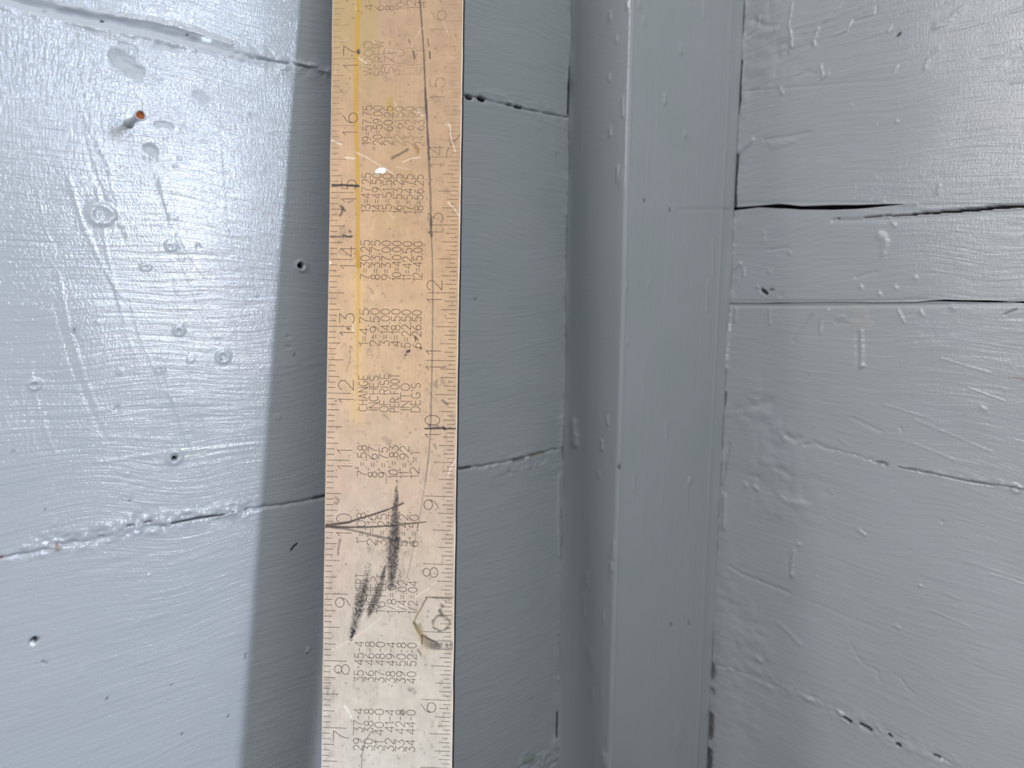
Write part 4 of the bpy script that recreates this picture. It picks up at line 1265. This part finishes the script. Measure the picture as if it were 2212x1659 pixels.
def glyphs():
    G = {}
    G['0'] = (.58, [arc(.29, .5, .29, .5, 90, 450, 26)])
    G['1'] = (.20, [[(0, .78), (.20, 1), (.20, 0)]])
    G['2'] = (.58, [arc(.29, .70, .28, .30, 170, -30, 14) + [(.0, 0), (.58, 0)]])
    G['3'] = (.58, [[(.02, 1), (.56, 1), (.25, .60)] + arc(.27, .30, .30, .30, 85, -150, 16)])
    G['4'] = (.60, [[(.46, 0), (.46, 1), (0, .28), (.60, .28)]])
    G['5'] = (.58, [[(.53, 1), (.08, 1), (.04, .56)] + arc(.27, .32, .30, .32, 125, -150, 16)])
    G['6'] = (.58, [arc(.29, .29, .29, .29, 0, 360, 22), [(.47, 1)] + arc(.60, .34, .60, .60, 118, 185, 8)])
    G['9'] = (.58, [arc(.29, .71, .29, .29, 0, 360, 22), [(.11, 0)] + arc(-.02, .66, .60, .60, -62, 5, 8)])
    G['7'] = (.58, [[(0, 1), (.58, 1)] + arc(.95, .0, .75, 1.0, 125, 180, 7)])
    G['8'] = (.58, [arc(.29, .76, .24, .24, 0, 360, 20), arc(.29, .26, .29, .26, 0, 360, 22)])
    G['='] = (.42, [[(0, .62), (.42, .62)], [(0, .36), (.42, .36)]])
    G['-'] = (.40, [[(0, .48), (.40, .48)]])
    G['.'] = (.05, [[(0, .0), (.05, .0), (.05, .05), (0, .05)]])
    G["'"] = (.06, [[(.03, 1.02), (.0, .86)]])
    G['"'] = (.16, [[(.03, 1.02), (.0, .86)], [(.16, 1.02), (.13, .86)]])
    G['/'] = (.40, [[(0, -.02), (.40, 1.0)]])
    G[' '] = (.30, [])
    G['A'] = (.62, [[(0, 0), (.31, 1), (.62, 0)], [(.12, .36), (.50, .36)]])
    G['C'] = (.60, [arc(.32, .5, .32, .5, 50, 310, 20)])
    G['D'] = (.58, [[(0, 0), (0, 1), (.25, 1)] + arc(.25, .5, .33, .5, 90, -90, 14) + [(0, 0)]])
    G['E'] = (.50, [[(.50, 1), (0, 1), (0, 0), (.50, 0)], [(0, .52), (.42, .52)]])
    G['F'] = (.50, [[(.50, 1), (0, 1), (0, 0)], [(0, .52), (.40, .52)]])
    G['G'] = (.62, [arc(.32, .5, .32, .5, 55, 330, 20) + [(.62, .42), (.40, .42)]])
    G['H'] = (.56, [[(0, 0), (0, 1)], [(.56, 0), (.56, 1)], [(0, .52), (.56, .52)]])
    G['I'] = (.05, [[(.02, 0), (.02, 1)]])
    G['L'] = (.48, [[(0, 1), (0, 0), (.48, 0)]])
    G['N'] = (.56, [[(0, 0), (0, 1), (.56, 0), (.56, 1)]])
    G['O'] = (.62, [arc(.31, .5, .31, .5, 90, 450, 26)])
    G['P'] = (.54, [[(0, 0), (0, 1), (.28, 1)] + arc(.28, .75, .26, .25, 90, -90, 10) + [(0, .5)]])
    G['R'] = (.56, [[(0, 0), (0, 1), (.28, 1)] + arc(.28, .75, .26, .25, 90, -90, 10) + [(0, .5)], [(.26, .5), (.56, 0)]])
    G['S'] = (.56, [arc(.29, .75, .26, .25, 40, 270, 12) + arc(.28, .25, .28, .25, 90, -140, 12)[1:]])
    G['T'] = (.58, [[(0, 1), (.58, 1)], [(.29, 1), (.29, 0)]])
    G['V'] = (.60, [[(0, 1), (.30, 0), (.60, 1)]])
    G['W'] = (.80, [[(0, 1), (.20, 0), (.40, 1), (.60, 0), (.80, 1)]])
    G['Z'] = (.56, [[(0, 1), (.56, 1), (0, 0), (.56, 0)]])
    return G


GL = glyphs()


class Marks:
    def __init__(s):
        s.v, s.f, s.w = [], [], []

    def ribbon(s, pts, width, wear=1.0, z=0.00003):
        pts = [np.asarray(p, float) for p in pts]
        for a, b in zip(pts[:-1], pts[1:]):
            d_ = b - a
            l = np.linalg.norm(d_)
            if l < 1e-9:
                continue
            d_ = d_ / l
            n = np.array([-d_[1], d_[0]]) * width / 2
            a2, b2 = a - d_ * width * 0.35, b + d_ * width * 0.35
            k = len(s.v)
            for q in (a2 - n, b2 - n, b2 + n, a2 + n):
                s.v.append((q[0], q[1], z))
                s.w.append(wear)
            s.f.append((k, k + 1, k + 2, k + 3))

    def build(s, name, parent):
        return link_mesh(name, s.v, s.f, M_INK, parent, {'wear': np.array(s.w)}, smooth=False)


def text_up(mk, txt, xcap, xbase, y0, y1, width, wear, gap=0.20):
    """lettering that reads up the blade: the line runs from picture row y0 up to y1, caps point left"""
    adv, pos = 0.0, []
    for ch in txt:
        g = GL[ch]
        pos.append(adv)
        adv += g[0] + gap
    adv -= gap
    p0, p1 = sq(xbase, y0), sq(xbase - 0.015 * (y1 - y0), y1)
    capv = sq(xcap, y0) - sq(xbase, y0)
    capv[1] = 0
    run = np.array([0.0, p1[1] - p0[1]]) / adv
    for ch, a in zip(txt, pos):
        for pl in GL[ch][1]:
            mk.ribbon([p0 + run * (a + x) + capv * y for x, y in pl], width, wear)


# divisions along both edges
MG = Marks()
LW_ = 0.00022
for k in range(1, 24 * 12):
    v = k * INCH / 12
    ln = 53 if k % 12 == 0 else 35 if k % 6 == 0 else 27.5 if k % 3 == 0 else 18.5
    y_in = k / 12
    wear = float(np.interp(y_in, [6, 12, 14.5, 15.5, 17, 18], [0.95, 0.9, 0.75, 0.45, 0.3, 0.25]))
    mg = [(0.0006, v), (ln * PXM, v)]
    MG.ribbon(mg, LW_, wear)
VRZ = VR0 - V0
for k in range(1, 22 * 16 + 7):
    v = VRZ + k * INCH * 1.006 / 16 - 10 * INCH * 0.006
    ln = 67 if k % 16 == 0 else 48 if k % 8 == 0 else 38 if k % 4 == 0 else 29 if k % 2 == 0 else 20.5
    y_in = k / 16
    wear = float(np.interp(y_in, [5, 11, 13, 14, 15, 17], [0.95, 0.9, 0.7, 0.42, 0.15, 0.12]))
    MG.ribbon([(WB - ln * PXM, v), (WB - 0.0010 - 0.002 * (k % 7 == 3) * 0.3, v)], LW_ * 0.92, wear)
mo = MG.build('graduation_marks', blade)
mo['kind'] = 'stuff'
# inch numerals
MN = Marks()
BIGW = 0.00024


def numeral(mk, ch, xcap, xbase, yc, hgt, wear):
    g = GL[ch]
    wdt = g[0]
    text_up(mk, ch, xcap, xbase, yc + hgt * wdt / 2, yc - hgt * wdt / 2, BIGW, wear)


for n in range(7, 19):
    yl = 849 + (12 - n) * 144.4
    xe = 718 - 0.01507 * yl
    xc, xb = xe + 26, xe + 58
    w_ = float(np.interp(n, [7, 13, 15, 16, 18], [0.9, 0.92, 0.8, 0.75, 0.7]))
    if n < 10:
        numeral(MN, str(n), xc, xb, yl + 20, 36, w_)
    else:
        numeral(MN, str(n)[1], xc, xb, yl - 17, 36, w_)
        numeral(MN, str(n)[0], xc, xb, yl + 17, 32, w_)
for n in range(5, 17):
    yl = 926 + (10 - n) * 145.9
    xe = 1001 - 0.01507 * yl
    xc, xb = xe - 69, xe - 37
    w_ = float(np.interp(n, [6, 12, 13, 14, 16], [0.9, 0.85, 0.7, 0.45, 0.3]))
    if n < 10:
        numeral(MN, str(n), xc, xb, yl + 19, 36, w_)
    else:
        numeral(MN, str(n)[1], xc, xb, yl - 18, 36, w_)
        numeral(MN, str(n)[0], xc, xb, yl + 16, 32, w_)
mo = MN.build('inch_numerals', blade)
mo['kind'] = 'stuff'
# conversion tables: six lines each, read up the blade
MT = Marks()
TXW = 0.000215
tables = [
    (1621, 1531, .92, ['29 37-4', '30 38-8', '31 40-0', '32 41-4', '33 42-8', '34 44-0'], None, 1.0),
    (1473, 1386, .92, ['35 45-4', '36 46-8', '37 48-0', '38 49-4', '39 50-8', '40 52-0'], None, 1.0),
    (1326, 1240, .88, ['CONVERT', 'INCHES', 'TO FEET', "1/8=.01'", "1/4=.02'", "1/2=.04'"], None, 0),
    (1177, 1104, .92, ['1"=.08\'', '2"=.16\'', '3"=.25\'', '4"=.33\'', '5"=.42\'', '6"=.50\''], None, 0),
    (1030, 960, .95, ['7"=.58\'', '8"=.67\'', '9"=.75\'', '10"=.83\'', '11"=.92\'', '12"=1\''], None, 0),
    (889, 810, .95, ['CHANGE', 'INCHES', 'OF RISE', 'PER FOOT', 'INTO', "DEG'S"], None, 0),
    (748, 667, .92, ['1=4.75', '2=9.50', '3=14.00', '4=18.50', '5=22.50', '6=26.50'], None, 0),
    (603, 519, .9, ['7=30.25', '8=33.75', '9=37.00', '10=40.00', '11=42.50', '12=45.00'], None, 0),
    (458, 374, .78, ['13=47.25', '14=49.50', '15=51.50', '16=53.25', '17=54.75', '18=56.25'], None, 0),
    (312, 228, .68, ['19=57.75', '20=59.00', '21=60.25', '22=61.50', '23=62.50', '24=63.50'], None, 0),
    (160, 90, .40, ['WOOD', 'SCREW', 'SIZE-', 'PILOT', 'HOLE', 'SIZE'], None, 0),
    (22, -60, .45, ['4-1/16', '6-5/64', '8-3/32', '10-7/64', '12-1/8', '14-9/64'], None, 0),
]
ends = {  # exact start / end rows where lines differ
    (1326, 0): (1322, 1239), (1326, 1): (1322, 1246), (1326, 2): (1325, 1240), (1326, 3): (1325, 1250), (1326, 4): (1325, 1250), (1326, 5): (1326, 1251),
    (1177, 0): (1174, 1102), (1030, 0): (1029, 957), (1030, 3): (1033, 958), (1030, 4): (1033, 959), (1030, 5): (1033, 972),
    (889, 0): (888, 811), (889, 1): (886, 812), (889, 2): (890, 808), (889, 3): (890, 808), (889, 4): (886, 829), (889, 5): (890, 828),
    (748, 0): (746, 667), (748, 1): (748, 667), (748, 2): (747, 668), (748, 3): (748, 668),
    (160, 0): (163, 90), (160, 1): (164, 88), (160, 2): (159, 88), (160, 3): (161, 88), (160, 4): (160, 92), (160, 5): (162, 95),
    (22, 0): (22, -50), (22, 1): (22, -50), (22, 2): (22, -50), (22, 3): (21, -50), (22, 4): (20, -50), (22, 5): (18, -50),
}
for y0, y1, wear, lines, _, _ in tables:
    for i, tx in enumerate(lines):
        a, b = ends.get((y0, i), (y0 + i * 0.7, y1 + i * 0.7))
        xe = 718 - 0.01507 * a
        xc = xe + 69.5 + 22.75 * i
        w_ = wear
        if y0 in (312, 160) and i >= 3:
            w_ = wear * 0.6
        text_up(MT, tx, xc, xc + 19.4, a, b, TXW, w_)
mo = MT.build('stamped_tables', blade)
mo['kind'] = 'stuff'
